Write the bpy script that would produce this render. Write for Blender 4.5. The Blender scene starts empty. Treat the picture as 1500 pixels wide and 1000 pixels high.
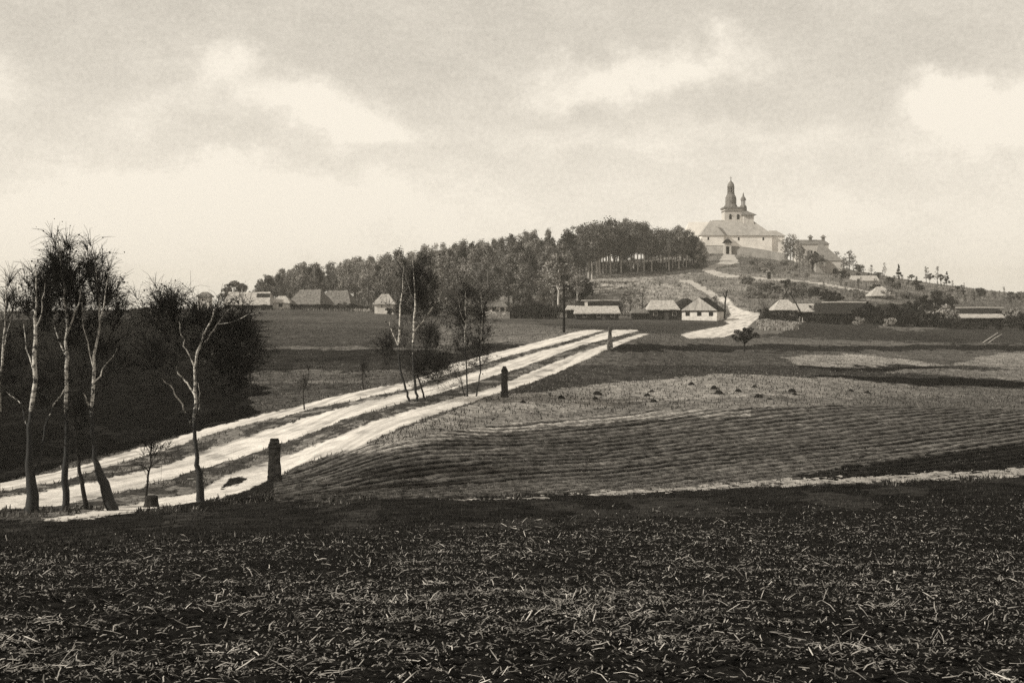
import bpy, math, random
import numpy as np
from mathutils import Vector, Matrix
R = math.radians
random.seed(7); rng = np.random.default_rng(11)
sc = bpy.context.scene
F = 1810.0          # focal length in units of the 1500 wide frame
HZ = 450.0          # row of the eye-level line

# ------------------------------------------------------------------ camera
cam = bpy.data.cameras.new('camera'); cam_o = bpy.data.objects.new('camera', cam)
sc.collection.objects.link(cam_o); sc.camera = cam_o
cam.sensor_width = 36; cam.lens = 36 * F / 1500; cam.shift_y = -50 / 1500
cam.clip_start = .3; cam.clip_end = 6000
cam_o.location = (0, 0, 0); cam_o.rotation_euler = (R(90), 0, 0)

# ------------------------------------------------------------------ light
SUN = Vector((0.86, 0.30, -0.54)).normalized()       # the way the light travels
sun_el = math.asin(-SUN.z)
W = bpy.data.worlds.new('World'); sc.world = W; W.use_nodes = True
nt = W.node_tree; nt.nodes.clear()
def N(t, ty, **k):
    n = t.nodes.new(ty)
    for a, b in k.items(): setattr(n, a, b)
    return n
def mth(t, op, a, b=None, c=None):
    n = N(t, 'ShaderNodeMath', operation=op)
    for i, v in enumerate((a, b, c)):
        if v is None: continue
        if isinstance(v, (int, float)): n.inputs[i].default_value = v
        else: t.links.new(v, n.inputs[i])
    return n.outputs[0]
L = nt.links.new
tc = N(nt, 'ShaderNodeTexCoord'); sep = N(nt, 'ShaderNodeSeparateXYZ'); L(tc.outputs['Generated'], sep.inputs[0])
dx, dy, dz = sep.outputs
azi = mth(nt, 'ARCTAN2', dx, dy)                     # azimuth of the view direction, 0 = north of the village road
ele = mth(nt, 'ARCSINE', dz)
mp = N(nt, 'ShaderNodeCombineXYZ'); L(azi, mp.inputs[0]); L(ele, mp.inputs[1])
def noise(scale, det, rough=.55, sx=1, sy=1, off=0):
    m = N(nt, 'ShaderNodeMapping'); m.inputs['Scale'].default_value = (sx, sy, 1); m.inputs['Location'].default_value = (off, off * .7, 0)
    L(mp.outputs[0], m.inputs[0])
    n = N(nt, 'ShaderNodeTexNoise'); n.inputs['Scale'].default_value = scale; n.inputs['Detail'].default_value = det; n.inputs['Roughness'].default_value = rough
    L(m.outputs[0], n.inputs[0]); return n.outputs[0]
warp1 = noise(9, 6, .6, 1, 1, 3.1); warp2 = noise(9, 6, .6, 1, 1, 8.7)
aw = mth(nt, 'ADD', azi, mth(nt, 'MULTIPLY', mth(nt, 'SUBTRACT', warp1, .5), .16))
ew = mth(nt, 'ADD', ele, mth(nt, 'MULTIPLY', mth(nt, 'SUBTRACT', warp2, .5), .13))
def blob(px, py, rx, ry, amp):                       # a bank of cloud round one direction
    a0 = math.atan((px - 750) / F); e0 = math.atan((HZ - py) / F)
    a = mth(nt, 'DIVIDE', mth(nt, 'SUBTRACT', aw, a0), rx / F)
    e = mth(nt, 'DIVIDE', mth(nt, 'SUBTRACT', ew, e0), ry / F)
    d = mth(nt, 'ADD', mth(nt, 'MULTIPLY', a, a), mth(nt, 'MULTIPLY', e, e))
    return mth(nt, 'MULTIPLY', mth(nt, 'POWER', 2.718, mth(nt, 'MULTIPLY', d, -1.0)), amp)
tot = None
for b in [(455, 160, 100, 44, .95), (540, 195, 60, 25, .5), (310, 100, 70, 42, .8), (230, 160, 90, 40, .35), (850, 100, 100, 38, .9), (1030, 82, 90, 34, .9), (940, 120, 60, 20, .4),
          (1385, 172, 60, 28, .9), (1490, 185, 90, 55, .9), (250, 262, 130, 32, .6), (420, 300, 200, 30, .25), (1010, 200, 320, 34, .4), (1280, 240, 260, 30, .2), (100, 350, 260, 70, .5), (500, 330, 300, 60, .3), (1300, 330, 300, 50, .3), (640, 290, 240, 30, .2),
          (700, 190, 150, 30, .2), (60, 240, 120, 80, .15), (1240, 60, 140, 40, .1), (1750, 120, 160, 70, 1), (-200, 150, 160, 60, 1)]:
    v = blob(*b); tot = v if tot is None else mth(nt, 'ADD', tot, v)
cr = N(nt, 'ShaderNodeMapRange'); cr.interpolation_type = 'SMOOTHSTEP'
cr.inputs['From Min'].default_value = .05; cr.inputs['From Max'].default_value = 1.05
L(mth(nt, 'ADD', tot, mth(nt, 'MULTIPLY', mth(nt, 'SUBTRACT', noise(15, 9, .7, .6, 1.4), .5), 1.0)), cr.inputs['Value'])
# general brightness: greyer overhead, cream towards the horizon
gr = N(nt, 'ShaderNodeMapRange'); gr.inputs['From Min'].default_value = .045; gr.inputs['From Max'].default_value = .21
gr.inputs['To Min'].default_value = .90; gr.inputs['To Max'].default_value = .66
gr.interpolation_type = 'SMOOTHSTEP'
L(ele, gr.inputs['Value'])
mott = mth(nt, 'MULTIPLY', mth(nt, 'SUBTRACT', noise(260, 4, .8), .5), .34)
mott2 = mth(nt, 'MULTIPLY', mth(nt, 'SUBTRACT', noise(24, 6, .7, .6, 1), .5), .30)
sky = N(nt, 'ShaderNodeTexSky', sky_type='NISHITA'); sky.sun_disc = False
sky.sun_elevation = sun_el; sky.sun_rotation = math.atan2(-SUN.x, -SUN.y)
bw = N(nt, 'ShaderNodeRGBToBW'); L(sky.outputs[0], bw.inputs[0])
base = mth(nt, 'ADD', gr.outputs[0], mth(nt, 'MULTIPLY', bw.outputs[0], .006))
base = mth(nt, 'ADD', mth(nt, 'ADD', base, mott), mott2)
val = mth(nt, 'ADD', base, mth(nt, 'MULTIPLY', cr.outputs[0], .32))
val = mth(nt, 'MINIMUM', val, .98)
tint = N(nt, 'ShaderNodeCombineXYZ')
L(val, tint.inputs[0]); L(mth(nt, 'MULTIPLY', val, .925), tint.inputs[1]); L(mth(nt, 'MULTIPLY', mth(nt, 'POWER', val, 1.0), .80), tint.inputs[2])
bg = N(nt, 'ShaderNodeBackground'); bg.inputs['Strength'].default_value = 1.0
L(tint.outputs[0], bg.inputs[0])
wo = N(nt, 'ShaderNodeOutputWorld'); L(bg.outputs[0], wo.inputs[0])
sl = bpy.data.lights.new('sun', 'SUN'); sl.energy = 4.6; sl.angle = R(.6); sl.color = (1, .95, .84)
so = bpy.data.objects.new('sun', sl); sc.collection.objects.link(so)
so.rotation_euler = SUN.to_track_quat('-Z', 'Y').to_euler(); so.location = (-60, 0, 60)
sc.view_settings.view_transform = 'Standard'; sc.view_settings.look = 'None'
sc.view_settings.exposure = 0; sc.view_settings.gamma = 1
sc.cycles.use_denoising = False; sc.cycles.volume_bounces = 0; sc.cycles.max_bounces = 5; sc.cycles.transparent_max_bounces = 4

# ------------------------------------------------------------------ materials
def col(t, warm=1.0):
    return (t, t * (1 - .055 * warm), t * (1 - .12 * warm), 1)
MATS = {}
def mat(name, tone, var=.35, scale=1.0, det=6, bump=0.0, bscale=None, rough=.95, nr_=.65, stretch=(1, 1, 1), obj_var=0.0, attr=None, lo=.3, hi=.7, second=None):
    if name in MATS: return MATS[name]
    m = bpy.data.materials.new(name); m.use_nodes = True; t = m.node_tree
    b = t.nodes['Principled BSDF']; b.inputs['Roughness'].default_value = rough
    b.inputs['Specular IOR Level'].default_value = .15 if rough < .9 else 0
    c = N(t, 'ShaderNodeTexCoord'); mpp = N(t, 'ShaderNodeMapping'); mpp.inputs['Scale'].default_value = stretch
    t.links.new(c.outputs['Object'], mpp.inputs[0])
    n = N(t, 'ShaderNodeTexNoise'); n.inputs['Scale'].default_value = scale; n.inputs['Detail'].default_value = det; n.inputs['Roughness'].default_value = nr_
    t.links.new(mpp.outputs[0], n.inputs[0])
    mr = N(t, 'ShaderNodeMapRange'); mr.inputs['From Min'].default_value = lo; mr.inputs['From Max'].default_value = hi
    mr.inputs['To Min'].default_value = 1 - var; mr.inputs['To Max'].default_value = 1 + var
    t.links.new(n.outputs[0], mr.inputs['Value'])
    v = mr.outputs[0]
    if obj_var:
        oi = N(t, 'ShaderNodeObjectInfo')
        f = mth(t, 'ADD', mth(t, 'MULTIPLY', oi.outputs['Random'], 2 * obj_var), 1 - obj_var)
        v = mth(t, 'MULTIPLY', v, f)
    if attr:
        a = N(t, 'ShaderNodeAttribute', attribute_name=attr)
        v = mth(t, 'MULTIPLY', v, a.outputs['Fac'])
    else:
        v = mth(t, 'MULTIPLY', v, tone)
    cc = N(t, 'ShaderNodeCombineXYZ')
    t.links.new(v, cc.inputs[0]); t.links.new(mth(t, 'MULTIPLY', v, .945), cc.inputs[1]); t.links.new(mth(t, 'MULTIPLY', v, .88), cc.inputs[2])
    t.links.new(cc.outputs[0], b.inputs['Base Color'])
    if bump:
        n2 = N(t, 'ShaderNodeTexNoise'); n2.inputs['Scale'].default_value = bscale or scale * 2; n2.inputs['Detail'].default_value = 8; n2.inputs['Roughness'].default_value = .7
        t.links.new(mpp.outputs[0], n2.inputs[0])
        bp = N(t, 'ShaderNodeBump'); bp.inputs['Strength'].default_value = 1; bp.inputs['Distance'].default_value = bump
        t.links.new(n2.outputs[0], bp.inputs['Height']); t.links.new(bp.outputs[0], b.inputs['Normal'])
    MATS[name] = m; return m

# ------------------------------------------------------------------ object helpers
C = sc.collection
def link(o): C.objects.link(o); return o
def tag(o, label=None, cat=None, group=None, kind=None):
    if label: o['label'] = label
    if cat: o['category'] = cat
    if group: o['group'] = group
    if kind: o['kind'] = kind
    return o
def empty(name, loc, label, cat, group=None, rz=0, scale=1):
    o = bpy.data.objects.new(name, None); o.empty_display_size = .2; link(o)
    o.location = loc; o.rotation_euler = (0, 0, rz); o.scale = (scale,) * 3 if isinstance(scale, (int, float)) else scale
    return tag(o, label, cat, group)
def mesh(name, V, Fc, m, smooth=False):
    me = bpy.data.meshes.new(name); me.from_pydata([tuple(v) for v in V], [], Fc)
    me.materials.append(m)
    if smooth: me.polygons.foreach_set('use_smooth', [True] * len(me.polygons))
    me.update(); return me
def part(name, me, parent=None):
    o = bpy.data.objects.new(name, me); link(o)
    if parent is not None: o.parent = parent
    return o
class MB:
    def __init__(s): s.v = []; s.f = []
    def add(s, V, Fc):
        n = len(s.v); s.v += [tuple(v) for v in V]; s.f += [tuple(i + n for i in f) for f in Fc]
    def box(s, x0, x1, y0, y1, z0, z1):
        s.add([(x0, y0, z0), (x1, y0, z0), (x1, y1, z0), (x0, y1, z0), (x0, y0, z1), (x1, y0, z1), (x1, y1, z1), (x0, y1, z1)],
              [(0, 3, 2, 1), (4, 5, 6, 7), (0, 1, 5, 4), (1, 2, 6, 5), (2, 3, 7, 6), (3, 0, 4, 7)])
    def frustum(s, cx, cy, z0, z1, r0, r1, n=8, rot=0, cap=True):
        V = []
        for z, r in ((z0, r0), (z1, r1)):
            for i in range(n):
                a = rot + 2 * math.pi * i / n; V.append((cx + r * math.cos(a), cy + r * math.sin(a), z))
        Fc = [(i, (i + 1) % n, n + (i + 1) % n, n + i) for i in range(n)]
        if cap: Fc += [tuple(range(n))[::-1], tuple(range(n, 2 * n))]
        s.add(V, Fc)
    def lathe(s, cx, cy, prof, n=12, rot=0):
        V = [];
        for z, r in prof:
            for i in range(n):
                a = rot + 2 * math.pi * i / n; V.append((cx + r * math.cos(a), cy + r * math.sin(a), z))
        Fc = []
        for k in range(len(prof) - 1):
            for i in range(n): Fc.append((k * n + i, k * n + (i + 1) % n, (k + 1) * n + (i + 1) % n, (k + 1) * n + i))
        Fc += [tuple(range(n))[::-1], tuple(range((len(prof) - 1) * n, len(prof) * n))]
        s.add(V, Fc)
    def tube(s, pts, rad, n=5):
        pts = [np.array(p, float) for p in pts]; k = len(pts); base = len(s.v)
        for i, p in enumerate(pts):
            d = pts[min(i + 1, k - 1)] - pts[max(i - 1, 0)]; d /= (np.linalg.norm(d) + 1e-9)
            a = np.cross(d, (0.13, 0.99, 0.05)); a /= (np.linalg.norm(a) + 1e-9); b = np.cross(d, a)
            for j in range(n):
                t = 2 * math.pi * j / n; q = p + rad[i] * (math.cos(t) * a + math.sin(t) * b); s.v.append(tuple(q))
        for i in range(k - 1):
            for j in range(n):
                s.f.append((base + i * n + j, base + i * n + (j + 1) % n, base + (i + 1) * n + (j + 1) % n, base + (i + 1) * n + j))
        s.f.append(tuple(base + j for j in range(n))); s.f.append(tuple(base + (k - 1) * n + j for j in range(n))[::-1])
    def me(s, name, m, smooth=False): return mesh(name, s.v, s.f, m, smooth)

# ------------------------------------------------------------------ terrain
def vnoise(x, y, seed=0):
    xi = np.floor(x).astype(np.int64); yi = np.floor(y).astype(np.int64)
    xf = x - xi; yf = y - yi; u = xf * xf * (3 - 2 * xf); v = yf * yf * (3 - 2 * yf)
    def h(a, b):
        n = (a * 374761393 + b * 668265263 + seed * 1442695041) & 0xffffffff
        n = ((n ^ (n >> 13)) * 1274126177) & 0xffffffff
        n = ((n ^ (n >> 16)) * 2246822519) & 0xffffffff
        return (n & 0xffffff) / float(0xffffff)
    return (h(xi, yi) * (1 - u) + h(xi + 1, yi) * u) * (1 - v) + (h(xi, yi + 1) * (1 - u) + h(xi + 1, yi + 1) * u) * v
def fbm(x, y, o=4, seed=0, g=.5):
    s = 0; a = 1; t = 0
    for i in range(o):
        s = s + a * vnoise(x * 2 ** i + 17.3 * i, y * 2 ** i - 9.1 * i, seed + i); t += a; a *= g
    return s / t - .5
CX = np.array([-300, 0, 200, 400, 600, 750, 900, 1050, 1200, 1350, 1500, 1800], float)
TAB = [
 (5.6, [1000] * 12),
 (9,   [905] * 12),
 (14,  [852] * 12),
 (22,  [808, 808, 807, 804, 803, 802, 800, 800, 798, 796, 794, 790]),
 (34,  [780, 780, 777, 770, 763, 760, 758, 755, 748, 742, 736, 726]),
 (44,  [764, 757, 749, 740, 729, 727, 725, 721, 712, 705, 698, 688]),
 (50,  [744, 737, 741, 728, 713, 711, 712, 708, 701, 696, 690, 680]),
 (60,  [715, 709, 702, 702, 664, 672, 680, 678, 677, 675, 671, 665]),
 (75,  [662, 657, 652, 640, 612, 628, 632, 632, 635, 637, 637, 635]),
 (90,  [620, 612, 605, 598, 577, 576, 590, 588, 595, 603, 607, 608]),
 (110, [580, 570, 563, 560, 549, 546, 557, 555, 566, 577, 582, 584]),
 (130, [550, 540, 535, 535, 527, 519, 511, 538, 546, 556, 560, 562]),
 (165, [512, 508, 504, 503, 501, 495, 487, 512, 521, 529, 532, 534]),
 (220, [479, 478, 476, 478, 480, 478, 480, 491, 498, 505, 507, 509]),
 (300, [459, 458, 456, 456, 462, 467, 468, 469, 471, 477, 480, 484]),
 (360, [460, 459, 457, 451, 452, 455, 450, 448, 450, 457, 465, 470]),
 (410, [461, 460, 458, 450, 440, 435, 424, 424, 430, 440, 450, 456]),
 (460, [463, 462, 460, 449, 430, 412, 402, 400, 409, 424, 440, 450]),
 (510, [464, 463, 461, 448, 424, 400, 388, 380, 396, 417, 434, 446]),
 (545, [465, 463, 461, 448, 422, 398, 384, 371, 389, 413.5, 431.5, 445]),
 (620, [466, 463, 461, 449, 424, 400, 385, 368, 388, 413, 431, 446]),
 (900, [468, 465, 463, 458, 440, 420, 405, 392, 404, 424, 442, 452]),
 (2500,[470, 468, 466, 462, 458, 455, 452, 450, 450, 452, 455, 460])]
TY = np.log(np.array([t[0] for t in TAB])); TP = np.array([t[1] for t in TAB], float)
def pchip(x, Y, xq):
    """monotone cubic along axis 0"""
    h = np.diff(x)[:, None]; d = np.diff(Y, axis=0) / h
    m = np.zeros_like(Y); m[0] = d[0]; m[-1] = d[-1]
    w1 = 2 * h[1:] + h[:-1]; w2 = h[1:] + 2 * h[:-1]; ok = d[1:] * d[:-1] > 0
    with np.errstate(all='ignore'):
        hm = (w1 + w2) / (w1 / d[:-1] + w2 / d[1:])
    m[1:-1] = np.where(ok, hm, 0)
    i = np.clip(np.searchsorted(x, xq, side='right') - 1, 0, len(x) - 2)
    t = ((xq - x[i]) / (x[i + 1] - x[i]))[:, None]; hh = h[i]
    return (2*t**3-3*t**2+1)*Y[i] + (t**3-2*t**2+t)*hh*m[i] + (-2*t**3+3*t**2)*Y[i+1] + (t**3-t**2)*hh*m[i+1]
DL = np.linspace(TY[0], TY[-1], 900)
DX = np.linspace(-300, 1800, 421)
TD = pchip(CX, pchip(TY, TP, DL).T, DX)               # [px, logY]
k3 = np.array([.25, .5, .25])
for _ in range(3): TD[1:-1] = .25 * TD[:-2] + .5 * TD[1:-1] + .25 * TD[2:]
def gpy(px, Y):
    u = np.clip((np.asarray(px, float) + 300) / 2100 * 420, 0, 419.999); v = np.clip((np.log(np.maximum(Y, 5.6)) - DL[0]) / (DL[-1] - DL[0]) * 899, 0, 898.999)
    i = u.astype(int); j = v.astype(int); a = u - i; b = v - j
    return TD[i, j]*(1-a)*(1-b) + TD[i+1, j]*a*(1-b) + TD[i, j+1]*(1-a)*b + TD[i+1, j+1]*a*b
def gz(x, Y):
    """height of the ground (eye = 0)"""
    x = np.asarray(x, float); Y = np.asarray(Y, float)
    Yc = np.maximum(Y, 5.6); px = 750 + F * x / Yc
    return -(gpy(px, Yc) - HZ) / F * Yc
def hit(px, py, ymin=5.6, ymax=700):
    """ground distance seen at a frame position, first hit"""
    Ys = np.exp(np.linspace(math.log(ymin), math.log(ymax), 1500)); g = gpy(np.full(1500, px, float), Ys)
    k = np.nonzero(g <= py)[0]
    return float(Ys[k[0]]) if len(k) else float(Ys[np.argmin(g)])
def gnd(px, py=None, Y=None):
    """world point on the ground"""
    if Y is None: Y = hit(px, py)
    x = (px - 750) / F * Y
    return Vector((x, Y, float(gz(x, Y))))
def P(px, py, Y): return np.array(((px - 750) / F * Y, Y, -(py - HZ) / F * Y))

def inpoly(X, Y, poly):
    r = np.zeros(X.shape, bool); n = len(poly)
    for i in range(n):
        x1, y1 = poly[i]; x2, y2 = poly[(i + 1) % n]
        if y1 == y2: continue
        c = (Y > y1) != (Y > y2)
        r ^= c & (X < (x2 - x1) * (Y - y1) / (y2 - y1) + x1)
    return r
def band(X, Y, top, bot):
    tx = [p[0] for p in top]; bx = [p[0] for p in bot]
    return (X >= min(tx[0], bx[0])) & (X <= max(tx[-1], bx[-1])) & (Y > np.interp(X, tx, [p[1] for p in top])) & (Y < np.interp(X, bx, [p[1] for p in bot]))

cols = np.concatenate([np.linspace(-2600, -80, 110)[:-1], np.arange(-80, 1580, 1.5), np.linspace(1580, 4100, 110)])
rows = np.concatenate([np.exp(np.linspace(math.log(2.4), math.log(40), 340))[:-1], np.exp(np.linspace(math.log(40), math.log(170), 420))[:-1], np.exp(np.linspace(math.log(170), math.log(760), 240)), np.exp(np.linspace(math.log(760), math.log(2500), 20))[1:]])
GX, GY = np.meshgrid((cols - 750) / F, rows); GX = GX * GY
GZ = gz(GX, GY)
PX = 750 + F * GX / GY; PY = HZ - F * GZ / GY
# zones (where each crop, track or strip lies)
jx = fbm(GX * 1.3, GY * .9, 4, 5); jw = fbm(GX * .25, GY * .18, 3, 9)
qx = PX; qy = PY + jx * np.clip(260 / GY, 1.5, 7) + fbm(GX * 4, GY * 2.0, 4, 6, .7) * np.clip(420 / GY, 1, 8)
farT = [(-200, 745), (0, 707), (50, 697), (100, 686), (150, 672), (200, 656), (250, 643), (290, 630), (340, 618), (400, 603), (460, 588), (500, 578), (560, 566), (595, 560), (630, 548), (660, 533), (700, 523), (750, 510), (800, 497), (850, 484), (862, 483)]
farB = [(-200, 758), (0, 720), (50, 712), (100, 702), (150, 686), (200, 672), (250, 656), (290, 642), (340, 628), (400, 613), (460, 598), (500, 590), (560, 578), (600, 570), (635, 555), (660, 547), (700, 535), (750, 520), (800, 508), (850, 494), (885, 484)]
midT = [(-200, 770), (0, 729), (50, 722), (100, 712), (150, 703), (200, 692), (250, 680), (290, 663), (340, 646), (400, 627), (460, 608), (500, 598), (560, 583), (600, 573), (640, 563), (680, 550), (720, 537), (760, 523), (800, 512), (850, 499), (880, 488), (900, 483)]
midB = [(-200, 790), (0, 747), (50, 743), (90, 741), (140, 730), (200, 716), (250, 702), (290, 687), (340, 674), (400, 655), (440, 640), (500, 616), (540, 604), (600, 587), (640, 577), (680, 565), (720, 552), (760, 540), (800, 525), (850, 507), (890, 496), (935, 485)]
nearT = [(58, 761), (100, 755), (150, 747), (200, 738), (220, 733), (290, 722), (320, 702), (350, 690), (400, 673), (440, 659), (480, 645), (520, 628), (560, 613), (600, 602), (640, 590), (680, 580), (720, 568), (740, 561), (760, 552), (800, 535), (850, 516), (900, 500), (940, 488)]
nearB = [(58, 762), (100, 761), (150, 757), (200, 748), (240, 743), (290, 733), (330, 728), (360, 718), (400, 700), (440, 680), (480, 667), (520, 656), (560, 638), (590, 625), (640, 606), (680, 592), (700, 586), (740, 572), (760, 566), (800, 552), (840, 535), (880, 516), (920, 500), (957, 487)]
near = GY < 245
road = near & ((band(qx, qy, farT, farB)) | band(qx, qy, midT, midB) | band(qx, qy, nearT, nearB))
road &= ~(near & inpoly(qx, qy, [(322, 716), (335, 702), (355, 698), (362, 702), (350, 710), (335, 713)]))
road |= band(qx, qy, [(930, 486), (1000, 489), (1010, 486), (1060, 477), (1078, 470), (1085, 458), (1111, 458)], [(930, 488), (1000, 492), (1010, 496), (1060, 494), (1090, 484), (1112, 464), (1113, 460)]) & (qx > 998) & (GY < 400)
road |= inpoly(qx, qy, [(1048, 437), (1058, 434), (1066, 436), (1082, 452), (1113, 459), (1112, 466), (1085, 482), (1060, 470), (1070, 462), (1066, 450)]) & (GY > 200)
hill = GY > 330
upath = hill & inpoly(qx, qy, [(1060, 371), (1073, 371), (1082, 385), (1070, 389), (1052, 391), (1045, 396), (1065, 402), (1110, 406), (1180, 411), (1275, 427), (1275, 429.5), (1180, 415), (1110, 410), (1055, 406), (1027, 397), (1030, 393), (1052, 385)])
upath |= hill & inpoly(qx, qy, [(995, 410), (1012, 411), (1030, 420), (1050, 432), (1052, 437), (1040, 436), (1022, 424), (1008, 416), (993, 413)])
footp = (GY < 80) & band(qx, qy, [(640, 731), (800, 726), (1000, 714), (1100, 706), (1200, 701), (1350, 694), (1500, 686), (1800, 668)], [(640, 732), (800, 729), (1000, 719), (1100, 713), (1200, 709), (1350, 703), (1500, 697), (1800, 680)])
footp &= (fbm(GX * 2, GY * 2, 3, 31) > -.16 + np.clip((1000 - qx) / 1800, 0, .3))
stub = (GY < 60) & (qy > np.interp(qx, [-400, 0, 200, 400, 700, 900, 1200, 1500, 1900], [835, 815, 800, 790, 778, 765, 748, 738, 725]))
bnd = qy - np.interp(qx, [-400, 0, 200, 400, 700, 900, 1200, 1500, 1900], [835, 815, 800, 790, 778, 765, 748, 738, 725])
# tone of each crop / soil strip: its own earth or grass colour, shade painted into some
tone = np.full(GX.shape, .075)
def paint(m, t, f=1.0): tone[m] = tone[m] * (1 - f) + t * f
q = qy + np.where(GY > 110, 9, 3) * jw + np.where(GY > 110, 2.5, 1) * jx
paint(near & (qx < 2000) & (GY < 62), .017); paint(near & (GY < 62) & (fbm(GX * .7, GY * .25, 4, 33) > .1), .034)                                     # fallow bank in front of the road
lf = near & (q < np.interp(qx, [-300, 0, 400, 640, 860], [740, 706, 602, 545, 482]))   # fields behind the road
edge = 378 + 90 * jw + 26 * jx
paint(lf, .075)
for a, b, t in [(453, 462, .15), (462, 466, .055), (466, 470, .12), (470, 487, .075), (487, 508, .07), (508, 512.5, .15), (512.5, 543, .032), (543, 547, .15), (547, 558, .10), (558, 561, .15), (561, 610, .075)]:
    paint(lf & (q >= a + (qx - 500) * .004) & (q < b + (qx - 500) * .004) & (qx < 800), t)
paint(lf & inpoly(qx, q, [(430, 532), (560, 525), (560, 540), (430, 543)]), .05)
paint(lf & (qx < edge) & (q > 456), .006)  # shade over the left field painted in as a near-black tone
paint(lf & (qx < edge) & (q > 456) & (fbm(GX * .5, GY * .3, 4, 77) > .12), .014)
paint(lf & (qx > 640) & (q < 516) & (q > 474), .17); paint(lf & (qx > 640) & (q < 474), .10)
paint(lf & inpoly(qx, q, [(655, 512), (720, 503), (790, 500), (760, 505), (700, 520)]), .03)
paint(near & inpoly(qx, q, [(720, 463), (1115, 462), (1060, 478), (1000, 489), (860, 483), (780, 476)]) , .085)
paint((GY < 420) & inpoly(qx, q, [(780, 470), (900, 471), (1000, 473), (1050, 474), (1030, 480), (985, 488), (940, 487), (880, 482), (800, 478)]), .055)
# verges between the tracks
vg = near & (band(qx, q, farB, midT) | band(qx, q, midB, nearT)) & ~road
paint(vg, .055); paint(vg & (fbm(GX * 1.1, GY * .8, 4, 41) > .05), .16)
# right of the road
rf = near & (q < np.interp(qx, [400, 1000, 1500, 1800], [735, 719, 697, 680])) & (q > np.interp(qx, [330, 400, 560, 740, 880, 957, 1000, 1200, 1800], [745, 702, 640, 573, 517, 487, 490, 480, 480])) & (qx > 400)
paint(rf, .05)
ridge_lo = [(560, 652), (700, 625), (800, 614), (1000, 600), (1200, 594), (1350, 594), (1500, 600), (1800, 606)]
ridge_hi = [(745, 577), (800, 572), (900, 560), (1060, 546), (1150, 549), (1250, 556), (1350, 566), (1500, 571), (1800, 574)]
stubl = rf & (q < np.interp(qx, *zip(*ridge_lo))) & (q > np.interp(qx, *zip(*ridge_hi)))
paint(stubl, .17); paint(stubl & (q < np.interp(qx, *zip(*ridge_lo)) - 12 - 20 * jw), .25); wr = np.clip((qx - 1130 + 160 * jw) / 260, 0, 1); tone[stubl] = (tone * (1 - wr) + .12 * wr)[stubl]
plough = rf & (q >= np.interp(qx, *zip(*ridge_lo)))
paint(plough, .054)
paint(plough & (q < np.interp(qx, *zip(*ridge_lo)) + 12) & (qx < 1100), .14)
paint(plough & inpoly(qx, q, [(1160, 698), (1240, 685), (1320, 672), (1420, 658), (1500, 650), (1800, 640), (1800, 700), (1500, 690), (1200, 705)]), .009)
paint(plough & (qx < 600 + 260 * jw + (q - 668)) & (q > 666 + 30 * jw), .04)
up = rf & (q <= np.interp(qx, *zip(*ridge_hi)))
paint(up, .048)
paint(up & (q < 535) & (q > 510), .09); paint(up & (q < 505), .11); paint(up & (q < 514) & (q > 505), .022)
paint(up & inpoly(qx, q, [(1140, 523), (1200, 519), (1290, 521), (1370, 530), (1400, 534), (1330, 535), (1250, 536), (1170, 533)]), .30)
paint(up & inpoly(qx, q, [(1390, 534), (1440, 522), (1500, 514), (1800, 500), (1800, 540), (1500, 541)]), .22)
paint(up & inpoly(qx, q, [(1290, 544), (1350, 540), (1500, 541), (1800, 545), (1800, 565), (1500, 558), (1400, 552)]), .2)
paint(up & inpoly(qx, q, [(1170, 551), (1240, 548), (1500, 560), (1500, 569), (1800, 572), (1350, 565), (1240, 555)]), .012)
paint(up & inpoly(qx, q, [(1170, 535), (1250, 537), (1390, 536), (1390, 541), (1250, 542), (1170, 539)]), .018)
paint((GY < 420) & inpoly(qx, q, [(1110, 470), (1175, 470), (1190, 480), (1150, 488), (1090, 487), (1085, 480)]), .13)
paint((GY < 420) & inpoly(qx, q, [(1180, 470), (1800, 470), (1800, 500), (1500, 503), (1300, 500), (1180, 496), (1110, 493), (1140, 488)]), .04)
paint((GY < 420) & inpoly(qx, q, [(1285, 477), (1390, 476), (1385, 482), (1290, 482)]), .12)
# hill
hl = (GY > 315)
hs = .20 + .20 * fbm(GX * .09, GY * .10, 5, 21)
tone[hl] = hs[hl]
paint(hl & (q > 440) & (qx > 1110), .06)
paint(hl & inpoly(qx, q, [(1100, 410), (1300, 425), (1500, 440), (1500, 470), (1110, 470), (1085, 440)]), .15, .7)
paint(hl & inpoly(qx, q, [(870, 405), (1000, 399), (1020, 402), (960, 412), (860, 416)]), .26)
paint(hl & inpoly(qx, q, [(850, 425), (905, 418), (950, 407), (960, 409), (900, 424), (850, 430)]), .30)
paint(hl & inpoly(qx, q, [(850, 411), (880, 414), (905, 418), (880, 418), (850, 414)]), .34)
paint(hl & inpoly(qx, q, [(900, 440), (960, 415), (1010, 418), (1040, 440), (1000, 440), (960, 436)]), .27, .8)
paint(hl & inpoly(qx, q, [(860, 432), (910, 426), (950, 428), (900, 445), (850, 445)]), .10)
paint(hl & inpoly(qx, q, [(1080, 375), (1150, 375), (1150, 398), (1085, 400)]), .13)
paint(hl & inpoly(qx, q, [(860, 388), (1040, 384), (1030, 400), (860, 402)]), .09)
paint(hl & (qx < 560) & (q > 440), .09)
def blur(mk, n=3):
    a = mk.astype(float)
    for _ in range(n):
        b = a.copy(); b[1:] += a[:-1]; b[:-1] += a[1:]; b /= 3; a = b.copy(); a[:, 1:] += b[:, :-1]; a[:, :-1] += b[:, 1:]; a /= 3
    return a
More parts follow.
